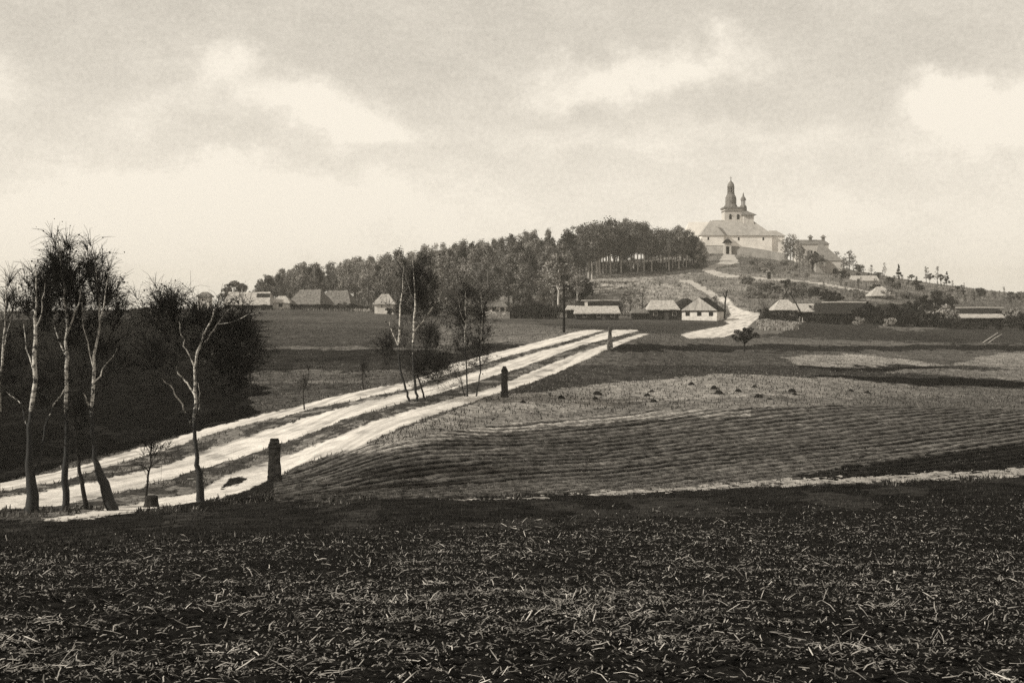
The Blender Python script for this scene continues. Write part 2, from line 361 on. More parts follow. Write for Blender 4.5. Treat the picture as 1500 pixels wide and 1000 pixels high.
# little relief: clods in the foreground, furrows in the ploughed field, banks
amp = np.where(stub, 1, .35) * np.clip(1.5 - GY / 60, 0, 1)
GZ2 = GZ + amp * (.10 * fbm(GX * 1.2, GY * 1.2, 3, 1) + .085 * fbm(GX * 5, GY * 5, 4, 2, .6))
GZ2 += np.where(near & (GY > 60), .12 * fbm(GX * .5, GY * .5, 4, 3), 0)
fdir = (-GX * .66 + GY * .75) + .3 * jw
GZ2 += blur(plough, 3) * (.085 * np.sin(fdir * 2 * math.pi / 1.2) * (.6 + 1.2 * fbm(GX * .4, GY * .8, 2, 8)) + .13 * fbm(GX * 1.6, GY * 2.2, 4, 12))
bv = blur(vg, 4)
GZ2 += bv * (.05 + .22 * fbm(GX * 1.5, GY * 1.5, 3, 14))
GZ2 += blur(road, 3) * (.04 * fbm(GX * 2, GY * 2, 3, 15))
GZ2 += np.where(hl & (GY < 700), .9 * fbm(GX * .12, GY * .12, 5, 16, .6), 0) * np.clip((GY - 315) / 30, 0, 1)
tone *= 1 + .7 * fbm(GX * .8, GY * .35, 4, 51) + .7 * fbm(GX * .06, GY * .05, 3, 52)
pl = (tone < 2)
tone[plough] *= np.clip(1 + .95 * np.sin(fdir * 2 * math.pi / 1.2) * (1 + 1.2 * fbm(GX * .1, fdir * .3, 3, 62)) + 1.6 * fbm(GX * .05, fdir * .5, 3, 60) + 1.2 * fbm(GX * 2.2, GY * 2.2, 3, 63), .08, 3)[plough]  # light and shade of the furrows painted as bright and dark stripes
tone[lf] *= (1 + .8 * fbm(GX * .08, GY * .9, 3, 61))[lf]
ac = GX * .96 - GY * .28; al = GX * .28 + GY * .96
rt = .60 * (1 + 1.1 * fbm(ac * 2.2, al * .12, 4, 81) - .9 * np.clip(fbm(GX * .8, GY * .5, 4, 82) - .06, 0, 1) * 2)
rd_edge = blur(road, 5); tone = np.where(road, rt * np.clip(rd_edge * 1.25, .45, 1), tone)
tone[lf & ~road & ~vg] *= .8
tone = np.clip(tone, .006, .66)
nr, nc = GX.shape
VV = np.stack([GX, GY, GZ2], -1).reshape(-1, 3)
fi = (np.arange(nr - 1)[:, None] * nc + np.arange(nc - 1)[None]).ravel()
QF = np.stack([fi, fi + 1, fi + nc + 1, fi + nc], -1)
zone = np.zeros(GX.shape, int)          # 0 field 1 road 2 footpath 3 stubble 4 hillside 5 hill track 6 ploughed 7 verge
zone[hl] = 4; zone[plough] = 6; zone[stub] = 3; zone[vg] = 7; zone[road] = 1; zone[upath] = 5; zone[footp] = 2
zf = zone[:-1, :-1].ravel(); tv = tone.ravel()
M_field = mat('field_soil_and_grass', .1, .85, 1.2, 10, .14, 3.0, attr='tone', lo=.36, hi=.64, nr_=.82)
M_hill = mat('hillside_turf', .1, .7, .45, 10, .6, .5, attr='tone', lo=.36, hi=.64, nr_=.8)
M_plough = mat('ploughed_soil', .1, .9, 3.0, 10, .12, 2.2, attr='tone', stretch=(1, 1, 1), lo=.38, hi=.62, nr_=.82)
M_soil = mat('dark_stubble_soil', .015, .95, 9, 10, .05, 14, lo=.4, hi=.62, nr_=.85)
M_road = mat('sandy_road', .58, .28, 1.4, 9, .06, 4, nr_=.8, attr='tone')
M_path = mat('sandy_footpath', .30, .6, 2.2, 8, .05, 4, lo=.35, hi=.65)
M_track = mat('pale_hill_track', .42, .3, .25, 7, .05, 1)
M_verge = mat('grass_verge', .1, .7, 2.5, 8, .15, 3, attr='tone', lo=.32, hi=.68)
def sub(name, k, m, label):
    F_ = QF[zf == k]
    if not len(F_): return
    u, inv = np.unique(F_.ravel(), return_inverse=True)
    me = bpy.data.meshes.new(name); me.vertices.add(len(u)); me.vertices.foreach_set('co', VV[u].ravel().astype(np.float32))
    me.loops.add(len(inv)); me.loops.foreach_set('vertex_index', inv.astype(np.int32))
    me.polygons.add(len(F_)); me.polygons.foreach_set('loop_start', np.arange(0, len(inv), 4, dtype=np.int32))
    me.polygons.foreach_set('use_smooth', np.ones(len(F_), bool))
    me.update(calc_edges=True)
    at = me.attributes.new('tone', 'FLOAT', 'POINT'); at.data.foreach_set('value', tv[u].astype(np.float32))
    me.materials.append(m)
    o = bpy.data.objects.new(name, me); link(o); tag(o, label, name.replace('_', ' '), kind='structure')
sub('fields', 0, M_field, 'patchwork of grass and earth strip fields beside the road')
sub('road', 1, M_road, 'pale sandy three track road running up to the village')
sub('footpath', 2, M_path, 'thin pale footpath along the lower edge of the ploughed field')
sub('stubble_field', 3, M_soil, 'dark foreground field covered with broken straw')
sub('hillside', 4, M_hill, 'grassy hillside below the church')
sub('hill_path', 5, M_track, 'pale winding path climbing to the church gate')
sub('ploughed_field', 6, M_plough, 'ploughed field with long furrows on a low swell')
sub('road_verge', 7, M_verge, 'tufted grass strips between the road tracks')
ap = MB(); ap.box(-45, 45, -25, 4.9, -2.2, -1.82)
tag(part('ground', ap.me('ground', M_soil)), 'dark field soil behind the viewpoint', 'ground', kind='structure')

# ------------------------------------------------------------------ loose straw and verge grass (uncountable)
def quads_mesh(name, V, m):                      # V: [n,4,3]
    n = len(V); me = bpy.data.meshes.new(name); me.vertices.add(4 * n); me.vertices.foreach_set('co', V.reshape(-1).astype(np.float32))
    me.loops.add(4 * n); me.loops.foreach_set('vertex_index', np.arange(4 * n, dtype=np.int32))
    me.polygons.add(n); me.polygons.foreach_set('loop_start', np.arange(0, 4 * n, 4, dtype=np.int32))
    me.update(calc_edges=True); me.materials.append(m); return me
def lookup(arr, x, Y):
    c = np.interp(750 + F * x / Y, cols, np.arange(nc)); r = np.interp(Y, rows, np.arange(nr))
    return arr[np.round(r).astype(int), np.round(c).astype(int)]
def zreal(x, Y):
    c = np.interp(750 + F * x / Y, cols, np.arange(nc)); r = np.interp(Y, rows, np.arange(nr))
    i = np.minimum(r.astype(int), nr - 2); j = np.minimum(c.astype(int), nc - 2); a = r - i; b = c - j
    return GZ2[i, j]*(1-a)*(1-b) + GZ2[i+1, j]*a*(1-b) + GZ2[i, j+1]*(1-a)*b + GZ2[i+1, j+1]*a*b
def straw(n, y0, y1, lmin, lmax, wid, flat, name, m, dens=None, dark=0):
    Y = np.exp(rng.uniform(math.log(y0), math.log(y1), n)); px = rng.uniform(-250, 1750, n); x = (px - 750) / F * Y
    d_ = lookup(bnd, x, Y)
    k = (rng.random(n) < np.clip((d_ + 22) / 42, .0, 1)) & (Y < 58) & (fbm(x * .9, Y * .5, 3, 91) + .35 * fbm(x * .12, Y * .1, 2, 92) + rng.uniform(-.35, .35, n) > -.08 + .10 * (x < -.1 * Y))
    x, Y = x[k], Y[k]; n = len(x)
    ln = lmin + (lmax - lmin) * rng.random(n) ** 3
    ln = ln * (.8 + Y / 26)
    az = rng.uniform(0, 2 * math.pi, n); el = np.abs(rng.normal(0, flat, n)); el = np.minimum(el, 1.4)
    d = np.stack([np.cos(az) * np.cos(el), np.sin(az) * np.cos(el), np.sin(el)], -1)
    p = np.stack([x, Y, zreal(x, Y) + .012 + .03 * rng.random(n)], -1)
    s = np.stack([-np.sin(az), np.cos(az), rng.uniform(-.5, .5, n)], -1) * (wid * (.5 + rng.random(n)) * (1 + Y / 10))[:, None]
    b = rng.normal(0, .06, (n, 3)) * ln[:, None]; b[:, 2] = np.abs(b[:, 2])
    mid = p + d * (ln / 2)[:, None] + b; e = p + d * ln[:, None]; e[:, 2] = np.maximum(e[:, 2], p[:, 2] - .01)
    V = np.concatenate([np.stack([p - s * .7, p + s * .7, mid + s, mid - s], 1), np.stack([mid - s, mid + s, e + s * .5, e - s * .5], 1)])
    o = part(name, quads_mesh(name, V, m)); return o
M_straw = mat('broken_straw', .32, .8, 2.2, 3, lo=.4, hi=.62)
M_straw2 = mat('grey_weathered_straw', .16, .8, 4, 3, lo=.35, hi=.65)
tag(straw(30000, 3.2, 50, .012, .12, .0016, .28, 'straw', M_straw), 'bright broken straw lying over the dark foreground field', 'straw', kind='stuff')
tag(straw(120000, 3.2, 52, .010, .045, .0020, .4, 'stubble', M_straw2), 'grey weathered stubble and leaf bits on the foreground field', 'stubble', kind='stuff')
# grass tufts on verges and field banks
def grass(n, sel, y0, y1, h, name, m, label):
    Y = np.exp(rng.uniform(math.log(y0), math.log(y1), n)); px = rng.uniform(-60, 1560, n); x = (px - 750) / F * Y
    k = lookup(sel, x, Y); x, Y = x[k], Y[k]; n = len(x)
    az = rng.uniform(0, 2 * math.pi, n); hh = h * (.4 + rng.random(n)) ; w = hh * .2
    p = np.stack([x, Y, zreal(x, Y) - .02], -1); s = np.stack([np.cos(az), np.sin(az), 0 * az], -1) * w[:, None]
    t = p + np.stack([rng.normal(0, .35, n) * hh, rng.normal(0, .35, n) * hh, hh], -1)
    V = np.stack([p - s, p + s, t + s * .2, t - s * .2], 1)
    return tag(part(name, quads_mesh(name, V, m)), label, 'grass', kind='stuff')
M_grass = mat('dry_verge_grass', .09, .8, 1.0, 4, lo=.35, hi=.65)
M_dgrass = mat('dark_bank_grass', .03, .8, 1.0, 4, lo=.35, hi=.65)
grass(60000, vg & (fbm(GX * .6, GY * .5, 3, 71) > -.08), 42, 170, .15, 'verge_grass', M_grass, 'tufted dry grass growing between the road tracks')
fld = (GY > 42) & (GY < 260) & (zone == 0) & (tone > .03)
M_fg1 = mat('field_grass_dark', .035, .6, 1, 3); M_fg2 = mat('field_grass_pale', .22, .5, 1, 3)
grass(120000, fld, 42, 250, .15, 'field_grass', M_fg1, 'dark tufts of grass scattered over the strip fields')
grass(60000, fld, 42, 250, .11, 'dry_field_grass', M_fg2, 'pale dry grass scattered over the strip fields')
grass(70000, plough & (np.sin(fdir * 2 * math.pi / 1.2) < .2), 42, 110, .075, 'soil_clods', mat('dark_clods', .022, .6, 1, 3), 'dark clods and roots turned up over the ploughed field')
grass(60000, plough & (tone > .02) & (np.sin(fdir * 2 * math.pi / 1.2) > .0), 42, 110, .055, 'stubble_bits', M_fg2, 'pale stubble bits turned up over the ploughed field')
grass(70000, hl & (GY < 560) & ~upath & ~road, 315, 560, .55, 'hill_grass', mat('hill_tussocks', .11, .7, .3, 3), 'dark tussocks of rough grass over the hillside')
bank = (~stub) & (GY < 62) & ~road & ~footp & ~vg
grass(70000, bank, 16, 62, .07, 'bank_grass', M_dgrass, 'dark rough grass on the bank between straw field and road')

# ------------------------------------------------------------------ trees close by: hand-placed birches
M_birch = bpy.data.materials.new('birch_bark'); M_birch.use_nodes = True
def _birch():
    t = M_birch.node_tree; b = t.nodes['Principled BSDF']; b.inputs['Roughness'].default_value = .8
    c = N(t, 'ShaderNodeTexCoord'); m = N(t, 'ShaderNodeMapping'); m.inputs['Scale'].default_value = (1.3, 1.3, 1.7); t.links.new(c.outputs['Object'], m.inputs[0])
    n = N(t, 'ShaderNodeTexNoise'); n.inputs['Scale'].default_value = 3.4; n.inputs['Detail'].default_value = 7; n.inputs['Roughness'].default_value = .8; t.links.new(m.outputs[0], n.inputs[0])
    s = N(t, 'ShaderNodeSeparateXYZ'); t.links.new(c.outputs['Object'], s.inputs[0])
    h = N(t, 'ShaderNodeMapRange'); h.inputs['From Min'].default_value = 2.2; h.inputs['From Max'].default_value = 4.2; h.inputs['To Min'].default_value = -.35; h.inputs['To Max'].default_value = .03; t.links.new(s.outputs[2], h.inputs['Value'])
    f = mth(t, 'ADD', n.outputs[0], h.outputs[0])
    r = N(t, 'ShaderNodeMapRange'); r.inputs['From Min'].default_value = .45; r.inputs['From Max'].default_value = .56; r.inputs['To Min'].default_value = .012; r.inputs['To Max'].default_value = .60; t.links.new(f, r.inputs['Value'])
    cc = N(t, 'ShaderNodeCombineXYZ'); t.links.new(r.outputs[0], cc.inputs[0]); t.links.new(mth(t, 'MULTIPLY', r.outputs[0], .95), cc.inputs[1]); t.links.new(mth(t, 'MULTIPLY', r.outputs[0], .87), cc.inputs[2])
    t.links.new(cc.outputs[0], b.inputs['Base Color'])
_birch()
M_twig = mat('dark_twigs', .018, .5, 3)
M_leaf = mat('birch_leaves', .035, .7, 1.2, 4, lo=.35, hi=.65)
M_dbark = mat('dark_bark', .03, .5, 4, 5)

def rnd3(s): return np.array([random.gauss(0, s) for _ in range(3)])
def birch(label, Y, trunk, limbs, crown, dens=1.0, leafn=1.0, group=None, leafsize=.036, twl=1.0, cat='birch tree', name='birch_tree', bark=None):
    """trunk / limbs: lists of (px, py, radius m); crown: list of (px, py, rx, ry) twig clouds"""
    b0 = trunk[0]; base = gnd(b0[0], Y=Y); base.z = float(zreal(np.array([base.x]), np.array([Y]))[0]) - .05
    root = empty(name, base, label, cat, group); bb = np.array(base)
    tb = MB(); nodes = []
    def line(pts, n, deep=0):
        q = [P(p[0], p[1], Y + deep * (i / max(1, len(pts) - 1))) - bb for i, p in enumerate(pts)]
        if pts is trunk: q[0] = np.array([0, 0, -.1])
        rr = [p[2] * (.62 if p[1] < 690 else .85) for p in pts]; QQ = []; RR = []
        for i in range(len(q) - 1):                         # subdivide with a wobble
            for t in (0, .33, .67):
                QQ.append(q[i] * (1 - t) + q[i + 1] * t + (rnd3(.035) if t else 0)); RR.append(rr[i] * (1 - t) + rr[i + 1] * t)
        QQ.append(q[-1]); RR.append(rr[-1]); tb.tube(QQ, RR, n); return QQ, RR
    TQ, TR = line(trunk, 9); nodes += [(p, r) for p, r in zip(TQ, TR) if p[2] > 2.5]
    for L_ in limbs:
        Q_, R_ = line(L_, 6, random.uniform(-2.0, 2.0)); nodes += list(zip(Q_[1:], R_[1:]))
    tw = MB(); leaves = []
    skel = [n[0] for n in nodes]
    for (cx, cy, rx, ry, cnt) in crown:
        for _ in range(int(cnt * dens * .55)):
            # a branchlet reaching a random point of this cloud from the nearest lower wood
            a = random.uniform(0, 2 * math.pi); rr = min(1.35, abs(random.gauss(0, .62)))
            tp = P(cx + rx * rr * math.cos(a), cy + ry * rr * math.sin(a), Y) - bb; tp[1] += abs(random.gauss(0, rx / F * Y * .7)) - .1 * rx / F * Y
            best = min(skel, key=lambda s: np.linalg.norm(s - tp) + (4 * max(0, s[2] - tp[2] + .4)))
            d = tp - best; ln = np.linalg.norm(d)
            if ln > 7 or ln < .15: continue
            m1 = best + d * .5 + np.array([d[0] * .12, d[1] * .12, -.1 * ln]) * .5 + rnd3(.05 * ln); r0 = .006 + .0042 * ln
            q = [best, best * .5 + m1 * .5 + rnd3(.03 * ln), m1, m1 * .5 + tp * .5 + rnd3(.03 * ln), tp]
            tw.tube(q, [r0, r0 * .85, r0 * .7, r0 * .5, .005], 3); skel.append(m1)
            for k in range(12):                               # fine twigs, upward then arching
                t = random.uniform(.35, 1.0); s0 = q[2] * (1 - t) + q[4] * t
                l2 = random.uniform(.35, 1.25) * twl; dd = d / ln * .5 + rnd3(.55) + np.array([0, 0, .45]); dd /= np.linalg.norm(dd)
                e1 = s0 + dd * l2 * .5; e2 = e1 + (dd + np.array([0, 0, -.5])) * l2 * .45
                tw.tube([s0, e1, e2], [.0085, .006, .0035], 3)
                for _l in range(int(random.random() * 3.2 * leafn)):
                    u = random.random(); pl = (e1 * (1 - u) + e2 * u) + rnd3(.11); leaves.append(pl)
    part('trunk', tb.me('trunk', bark or M_birch, True), root)
    part('twigs', tw.me('twigs', M_twig), root)
    if leaves:
        Lp = np.array(leaves); n = len(Lp); a = rng.normal(0, 1, (n, 3)); a /= np.linalg.norm(a, axis=1)[:, None]; c = rng.normal(0, 1, (n, 3)); c = np.cross(a, c); c /= np.linalg.norm(c, axis=1)[:, None]
        sz = (leafsize * (.5 + rng.random(n)))[:, None]; a = a * sz; c = c * sz * .8
        part('foliage', quads_mesh('foliage', np.stack([Lp - a, Lp - c, Lp + a, Lp + c], 1), M_leaf), root)
    return root
G_B = 'roadside birches at the left'
birch('leftmost full birch, pale mottled trunk forking low, thick black foot', 45, [(48, 765, .34), (47, 740, .28), (45, 700, .2), (43, 640, .15), (46, 600, .14), (51, 540, .13), (52, 480, .10), (53, 430, .06), (52, 388, .02)],
      [[(54, 695, .10), (62, 650, .07), (72, 610, .06), (84, 585, .05), (100, 560, .02)], [(44, 645, .06), (36, 615, .05), (30, 590, .04), (8, 572, .02)], [(50, 545, .05), (38, 510, .04), (34, 470, .02)], [(52, 480, .05), (62, 450, .03), (66, 415, .015)]],
      [(36, 450, 12, 55, 40), (53, 430, 9, 55, 40), (66, 450, 10, 50, 40), (20, 560, 40, 60, 40), (60, 560, 40, 60, 40)], leafn=.45, group=G_B)
birch('tallest birch of the left group, straight slim trunk with dark feathery top', 46, [(97, 762, .17), (97, 730, .15), (95, 690, .14), (98, 620, .12), (97, 540, .11), (99, 480, .09), (95, 420, .07), (86, 360, .03), (84, 330, .01)],
      [[(98, 490, .06), (110, 455, .05), (118, 420, .02)], [(96, 520, .05), (78, 470, .04), (68, 420, .02)], [(95, 430, .04), (102, 400, .03), (104, 360, .015)]],
      [(82, 395, 9, 52, 110), (100, 415, 10, 55, 100), (68, 430, 11, 48, 80), (114, 440, 12, 42, 70), (88, 440, 26, 40, 60), (100, 500, 40, 50, 60)], leafn=.5, group=G_B)
birch('thin dark leaning trunk between the two bigger left birches', 46, [(128, 757, .12), (124, 730, .10), (116, 690, .08), (112, 640, .06), (108, 590, .03)], [], [(110, 600, 25, 45, 30)], leafn=.6, group=G_B, bark=M_dbark)
birch('stout leaning birch of the left group with black swollen foot and short bright limb', 46, [(166, 752, .26), (158, 728, .24), (148, 700, .2), (138, 670, .14), (135, 620, .12), (137, 560, .10), (142, 500, .08), (146, 440, .05), (140, 385, .02), (138, 350, .01)],
      [[(135, 608, .08), (129, 592, .07), (122, 575, .03)], [(137, 560, .05), (158, 530, .04), (172, 510, .02)], [(142, 500, .05), (152, 450, .04), (160, 400, .015)], [(137, 540, .04), (122, 480, .03), (118, 420, .015)]],
      [(128, 405, 8, 50, 50), (142, 420, 9, 60, 60), (158, 430, 11, 48, 60), (172, 450, 14, 30, 30), (145, 520, 45, 50, 60)], leafn=.55, group=G_B)
birch('bare black sapling standing at a low stump by the near track', 49, [(214, 744, .07), (215, 715, .055), (218, 690, .045), (221, 655, .03), (222, 630, .015)], [[(217, 690, .03), (205, 680, .02), (195, 678, .008)], [(218, 685, .03), (240, 668, .02), (270, 655, .01)], [(219, 675, .02), (232, 650, .015), (238, 630, .008)]],
      [(222, 650, 30, 28, 34)], leafn=.0, twl=.7, group='saplings', name='sapling', cat='sapling', bark=M_dbark)
birch('many limbed birch with bright forked limbs, nearest the first stone post', 51, [(295, 733, .22), (292, 705, .17), (289, 670, .14), (285, 630, .12), (285, 570, .10), (285, 540, .09), (289, 515, .085), (298, 490, .07), (312, 462, .05), (322, 440, .03), (326, 415, .01)],
      [[(286, 632, .07), (272, 605, .06), (262, 585, .05), (254, 570, .04), (238, 555, .02)], [(285, 578, .07), (274, 560, .06), (264, 550, .05), (258, 536, .02)],
       [(288, 520, .06), (305, 496, .055), (318, 475, .05), (332, 456, .035), (352, 432, .015)], [(286, 545, .05), (273, 512, .045), (265, 490, .035), (262, 470, .015)],
       [(296, 492, .05), (302, 465, .04), (300, 440, .02)], [(291, 600, .035), (293, 575, .03), (290, 560, .01)], [(300, 530, .03), (312, 517, .025), (330, 505, .012)], [(318, 475, .03), (345, 470, .03), (372, 460, .012)]],
      [(240, 452, 40, 30, 190), (295, 465, 55, 24, 130), (345, 485, 34, 34, 210), (335, 530, 40, 40, 150), (225, 520, 45, 60, 120), (300, 500, 60, 50, 90), (352, 560, 20, 30, 24)], leafn=.6, group=G_B)
# twigs of a birch whose trunk stands just outside the frame
birch('thin bare birch at the left border of the picture', 46, [(-6, 762, .14), (-4, 700, .12), (0, 600, .1), (5, 500, .07), (9, 440, .04), (7, 392, .01)], [[(3, 520, .04), (16, 470, .03), (20, 430, .01)]], [(8, 440, 16, 45, 40), (5, 530, 30, 60, 40)], leafn=.2, group=G_B)
G_M = 'birches beside the road in the middle'
birch('pale forked birch left in the middle roadside clump', 84, [(600, 597, .14), (597, 575, .12), (590, 555, .12), (586, 540, .12), (584, 500, .12), (586, 460, .10), (590, 420, .05), (592, 390, .02)],
      [[(584, 512, .06), (576, 490, .05), (570, 470, .03)], [(584, 517, .06), (572, 511, .05), (566, 506, .02)]],
      [(608, 425, 20, 44, 70), (566, 508, 26, 26, 60)], leafn=.9, leafsize=.045, group=G_M, dens=1.2)
birch('tall middle birch with long bright limb slanting right', 84, [(612, 601, .16), (609, 575, .14), (606, 550, .14), (605, 500, .12), (607, 460, .11), (608, 425, .07), (604, 375, .02)],
      [[(607, 485, .07), (620, 470, .09), (632, 452, .09), (641, 438, .05), (650, 420, .02)], [(606, 530, .05), (618, 510, .04), (634, 495, .02)], [(607, 440, .05), (595, 410, .03), (590, 390, .01)]],
      [(612, 430, 42, 52, 170), (630, 490, 38, 45, 130), (606, 400, 30, 30, 60), (640, 540, 32, 28, 90), (615, 545, 30, 25, 40)], leafn=.7, leafsize=.05, group=G_M, dens=1.2)
birch('dark crooked short stem right in the middle roadside clump', 85, [(624, 587, .12), (618, 570, .10), (611, 550, .09), (612, 530, .05), (618, 512, .02)], [[(612, 545, .05), (618, 532, .06), (616, 527, .02)]], [(625, 530, 28, 28, 60)], leafn=1.2, leafsize=.05, group=G_M, bark=M_dbark)
birch('slender twin birch standing left of the second stone post, straight stem', 88, [(685, 583, .12), (684, 565, .09), (683, 530, .07), (681, 500, .07), (682, 460, .05), (682, 425, .02)],
      [[(681, 583, .08), (677, 565, .06), (673, 548, .04), (668, 530, .02)], [(683, 480, .04), (674, 455, .03), (670, 435, .01)]],
      [(678, 470, 24, 42, 80), (685, 430, 22, 18, 40), (672, 510, 20, 25, 40)], leafn=1.0, leafsize=.045, group=G_M, dens=1.2)
birch('slender crooked birch nearest the second stone post', 88, [(697, 587, .10), (700, 565, .08), (704, 545, .07), (703, 520, .06), (705, 490, .05), (707, 460, .03), (704, 425, .01)],
      [[(704, 535, .03), (714, 528, .02), (724, 524, .008)], [(703, 540, .03), (692, 533, .02), (680, 535, .008)]],
      [(706, 465, 15, 40, 80), (700, 505, 18, 28, 50), (692, 535, 20, 8, 14)], leafn=.9, leafsize=.045, group=G_M, dens=1.2)
for px, y0, y1, lb in [(446, 600, 545, 'thin bare sapling on the far road edge, left of two'), (533, 572, 525, 'thin dark sapling on the far road edge, right of two'), (368, 578, 480, 'dark slim tree right behind the many limbed birch')]:
    Yb = hit(px, y0)
    birch(lb, Yb, [(px, y0, .09), (px - 2, y0 * .6 + y1 * .4, .06), (px - 1, y1, .015)], [[(px - 1, y0 * .5 + y1 * .5, .03), (px + 5, y0 * .25 + y1 * .75, .02), (px + 6, y1, .01)]],
          [(px, y1 * .75 + y0 * .25, 9, (y0 - y1) * .3, 22)], leafn=.5, twl=.7, leafsize=.06, name='sapling', cat='sapling', group='saplings', bark=M_dbark)

# ------------------------------------------------------------------ copies for the wood, orchards and hedges
def leafcloud(centres, n, size, m, name, flat=.8, keep=.55):
    ks = rng.integers(0, len(centres), n); Cn = np.array(centres)[ks]
    d = rng.normal(0, 1, (n, 3)); d /= np.linalg.norm(d, axis=1)[:, None]; rr = (keep + (1 - keep) * rng.random(n)) * Cn[:, 3]
    p = Cn[:, :3] + d * rr[:, None] * np.array([1, 1, flat]); 
    a = rng.normal(0, 1, (n, 3)); a /= np.linalg.norm(a, axis=1)[:, None]; c = np.cross(a, rng.normal(0, 1, (n, 3))); c /= np.linalg.norm(c, axis=1)[:, None]
    s = (size * (.5 + rng.random(n)))[:, None]; a = a * s; c = c * s * .8
    return quads_mesh(name, np.stack([p - a, p - c, p + a, p + c], 1), m)
M_wood = mat('wood_foliage', .15, .75, 4.5, 4, obj_var=.35, lo=.35, hi=.65)
M_pale = mat('bare_grey_foliage', .25, .6, 5, 4, obj_var=.3, lo=.35, hi=.65)
M_dark = mat('dark_evergreen_foliage', .03, .7, 5, 4, obj_var=.4, lo=.35, hi=.65)
M_bright = mat('pale_blossom_foliage', .27, .5, 5, 4, obj_var=.2)
M_trunk = mat('grey_trunk', .10, .6, 6, 4, obj_var=.3)
M_ptrunk = mat('pale_birch_trunk', .42, .35, 8, 4)
def proto(kind, seed, leafm, trunkm):
    """unit-high tree meshes: (trunk, foliage)"""
    random.seed(seed); tb = MB(); Cn = []
    if kind == 'forest':
        h0 = random.uniform(.16, .3); lean = random.uniform(-.03, .03)
        tb.tube([(0, 0, -.04), (lean * .4, .0, .3), (lean, 0, .62), (lean * 1.4, 0, .92)], [.016, .012, .008, .003], 5)
        for _ in range(34):
            z = random.uniform(h0, .97); w = .185 * math.sin(math.pi * min(1, max(.1, (z - h0 + .1) / (1.02 - h0)))) ** .7
            a = random.uniform(0, 2 * math.pi); r = w * random.uniform(.4, 1.0)
            c = (lean + r * math.cos(a), r * math.sin(a), z); Cn.append(c + (random.uniform(.03, .08),)); tb.tube([(lean, 0, z - .12), c[:3]], [.005, .002], 3)
        n, s = 3600, .0100
    elif kind == 'pine':
        lean = random.uniform(-.03, .03); h0 = .42
        tb.tube([(0, 0, -.04), (lean * .4, 0, .3), (lean, 0, .7), (lean, 0, .95)], [.014, .011, .008, .003], 5)
        for _ in range(26):
            z = random.uniform(h0, .95); w = .19 * math.sin(math.pi * (z - h0 + .08) / (1.05 - h0)) ** .6
            a = random.uniform(0, 2 * math.pi); r = w * random.uniform(.3, 1.0); c = (lean + r * math.cos(a), r * math.sin(a), z)
            Cn.append(c + (random.uniform(.05, .10),)); tb.tube([(lean, 0, z - .06), c[:3]], [.005, .002], 3)
        n, s = 3600, .0100
    elif kind == 'round':
        tb.tube([(0, 0, -.05), (.02, 0, .15), (0, .02, .4), (.03, 0, .8)], [.03, .024, .018, .004], 6)
        for _ in range(24):
            a = random.uniform(0, 2 * math.pi); e = random.uniform(-.5, 1.4); r = random.uniform(.2, .40)
            c = (r * math.cos(a) * math.cos(e), r * math.sin(a) * math.cos(e), .60 + r * .8 * math.sin(e)); Cn.append(c + (random.uniform(.06, .14),)); tb.tube([(0, 0, .3), (c[0] * .5, c[1] * .5, .3 + (c[2] - .3) * .6), c[:3]], [.014, .008, .002], 4)
        n, s = 2400, .022
    elif kind == 'bare':
        tb.tube([(0, 0, -.05), (.01, 0, .25), (0, .01, .55), (.0, 0, .97)], [.020, .016, .011, .002], 6)
        for _ in range(30):
            z = random.uniform(.25, .9); a = random.uniform(0, 2 * math.pi); r = random.uniform(.12, .26) * (1.15 - z * .8)
            c = (r * math.cos(a), r * math.sin(a), z + random.uniform(.04, .16)); tb.tube([(0, 0, z - .08), (c[0] * .6, c[1] * .6, z), c[:3]], [.008, .005, .0015], 3); Cn.append((c[0], c[1], min(c[2], .96), random.uniform(.03, .07)))
        n, s = 1500, .011
    elif kind == 'slim':
        tb.tube([(0, 0, -.05), (.01, 0, .3), (-.01, .01, .6), (.01, 0, .95)], [.011, .010, .008, .002], 6)
        for _ in range(20):
            z = random.uniform(.45, .95); a = random.uniform(0, 2 * math.pi); r = random.uniform(.03, .14)
            c = (r * math.cos(a), r * math.sin(a), z); Cn.append(c + (random.uniform(.03, .07),)); tb.tube([(0, 0, z - .1), c[:3]], [.005, .002], 3)
        n, s = 1300, .012
    elif kind == 'spruce':
        tb.tube([(0, 0, -.05), (0, 0, .95)], [.02, .003], 6)
        for _ in range(34):
            z = random.uniform(.12, .97); a = random.uniform(0, 2 * math.pi); r = .26 * (1.0 - z) * random.uniform(.4, 1)
            Cn.append((r * math.cos(a), r * math.sin(a), z, .02 + .07 * (1 - z))); tb.tube([(0, 0, z), (r * math.cos(a), r * math.sin(a), z)], [.004, .001], 3)
        n, s = 1700, .018
    else:   # bush
        tb.tube([(0, 0, -.1), (.05, 0, .3), (.1, .05, .7)], [.03, .02, .005], 5)
        for _ in range(22):
            a = random.uniform(0, 2 * math.pi); r = random.uniform(.1, .6); z = random.uniform(.12, .8) * (1 - .35 * r)
            c = (r * math.cos(a), r * math.sin(a), z); Cn.append(c + (random.uniform(.10, .22),)); tb.tube([(0, 0, .05), c[:3]], [.015, .004], 3)
        n, s = 2000, .034
    return tb.me('trunk', trunkm, True), leafcloud(Cn, n, s, leafm, 'foliage', 1.35 if kind in ('forest', 'pine') else .8, .25 if kind in ('forest', 'pine') else .55)
PR = {}
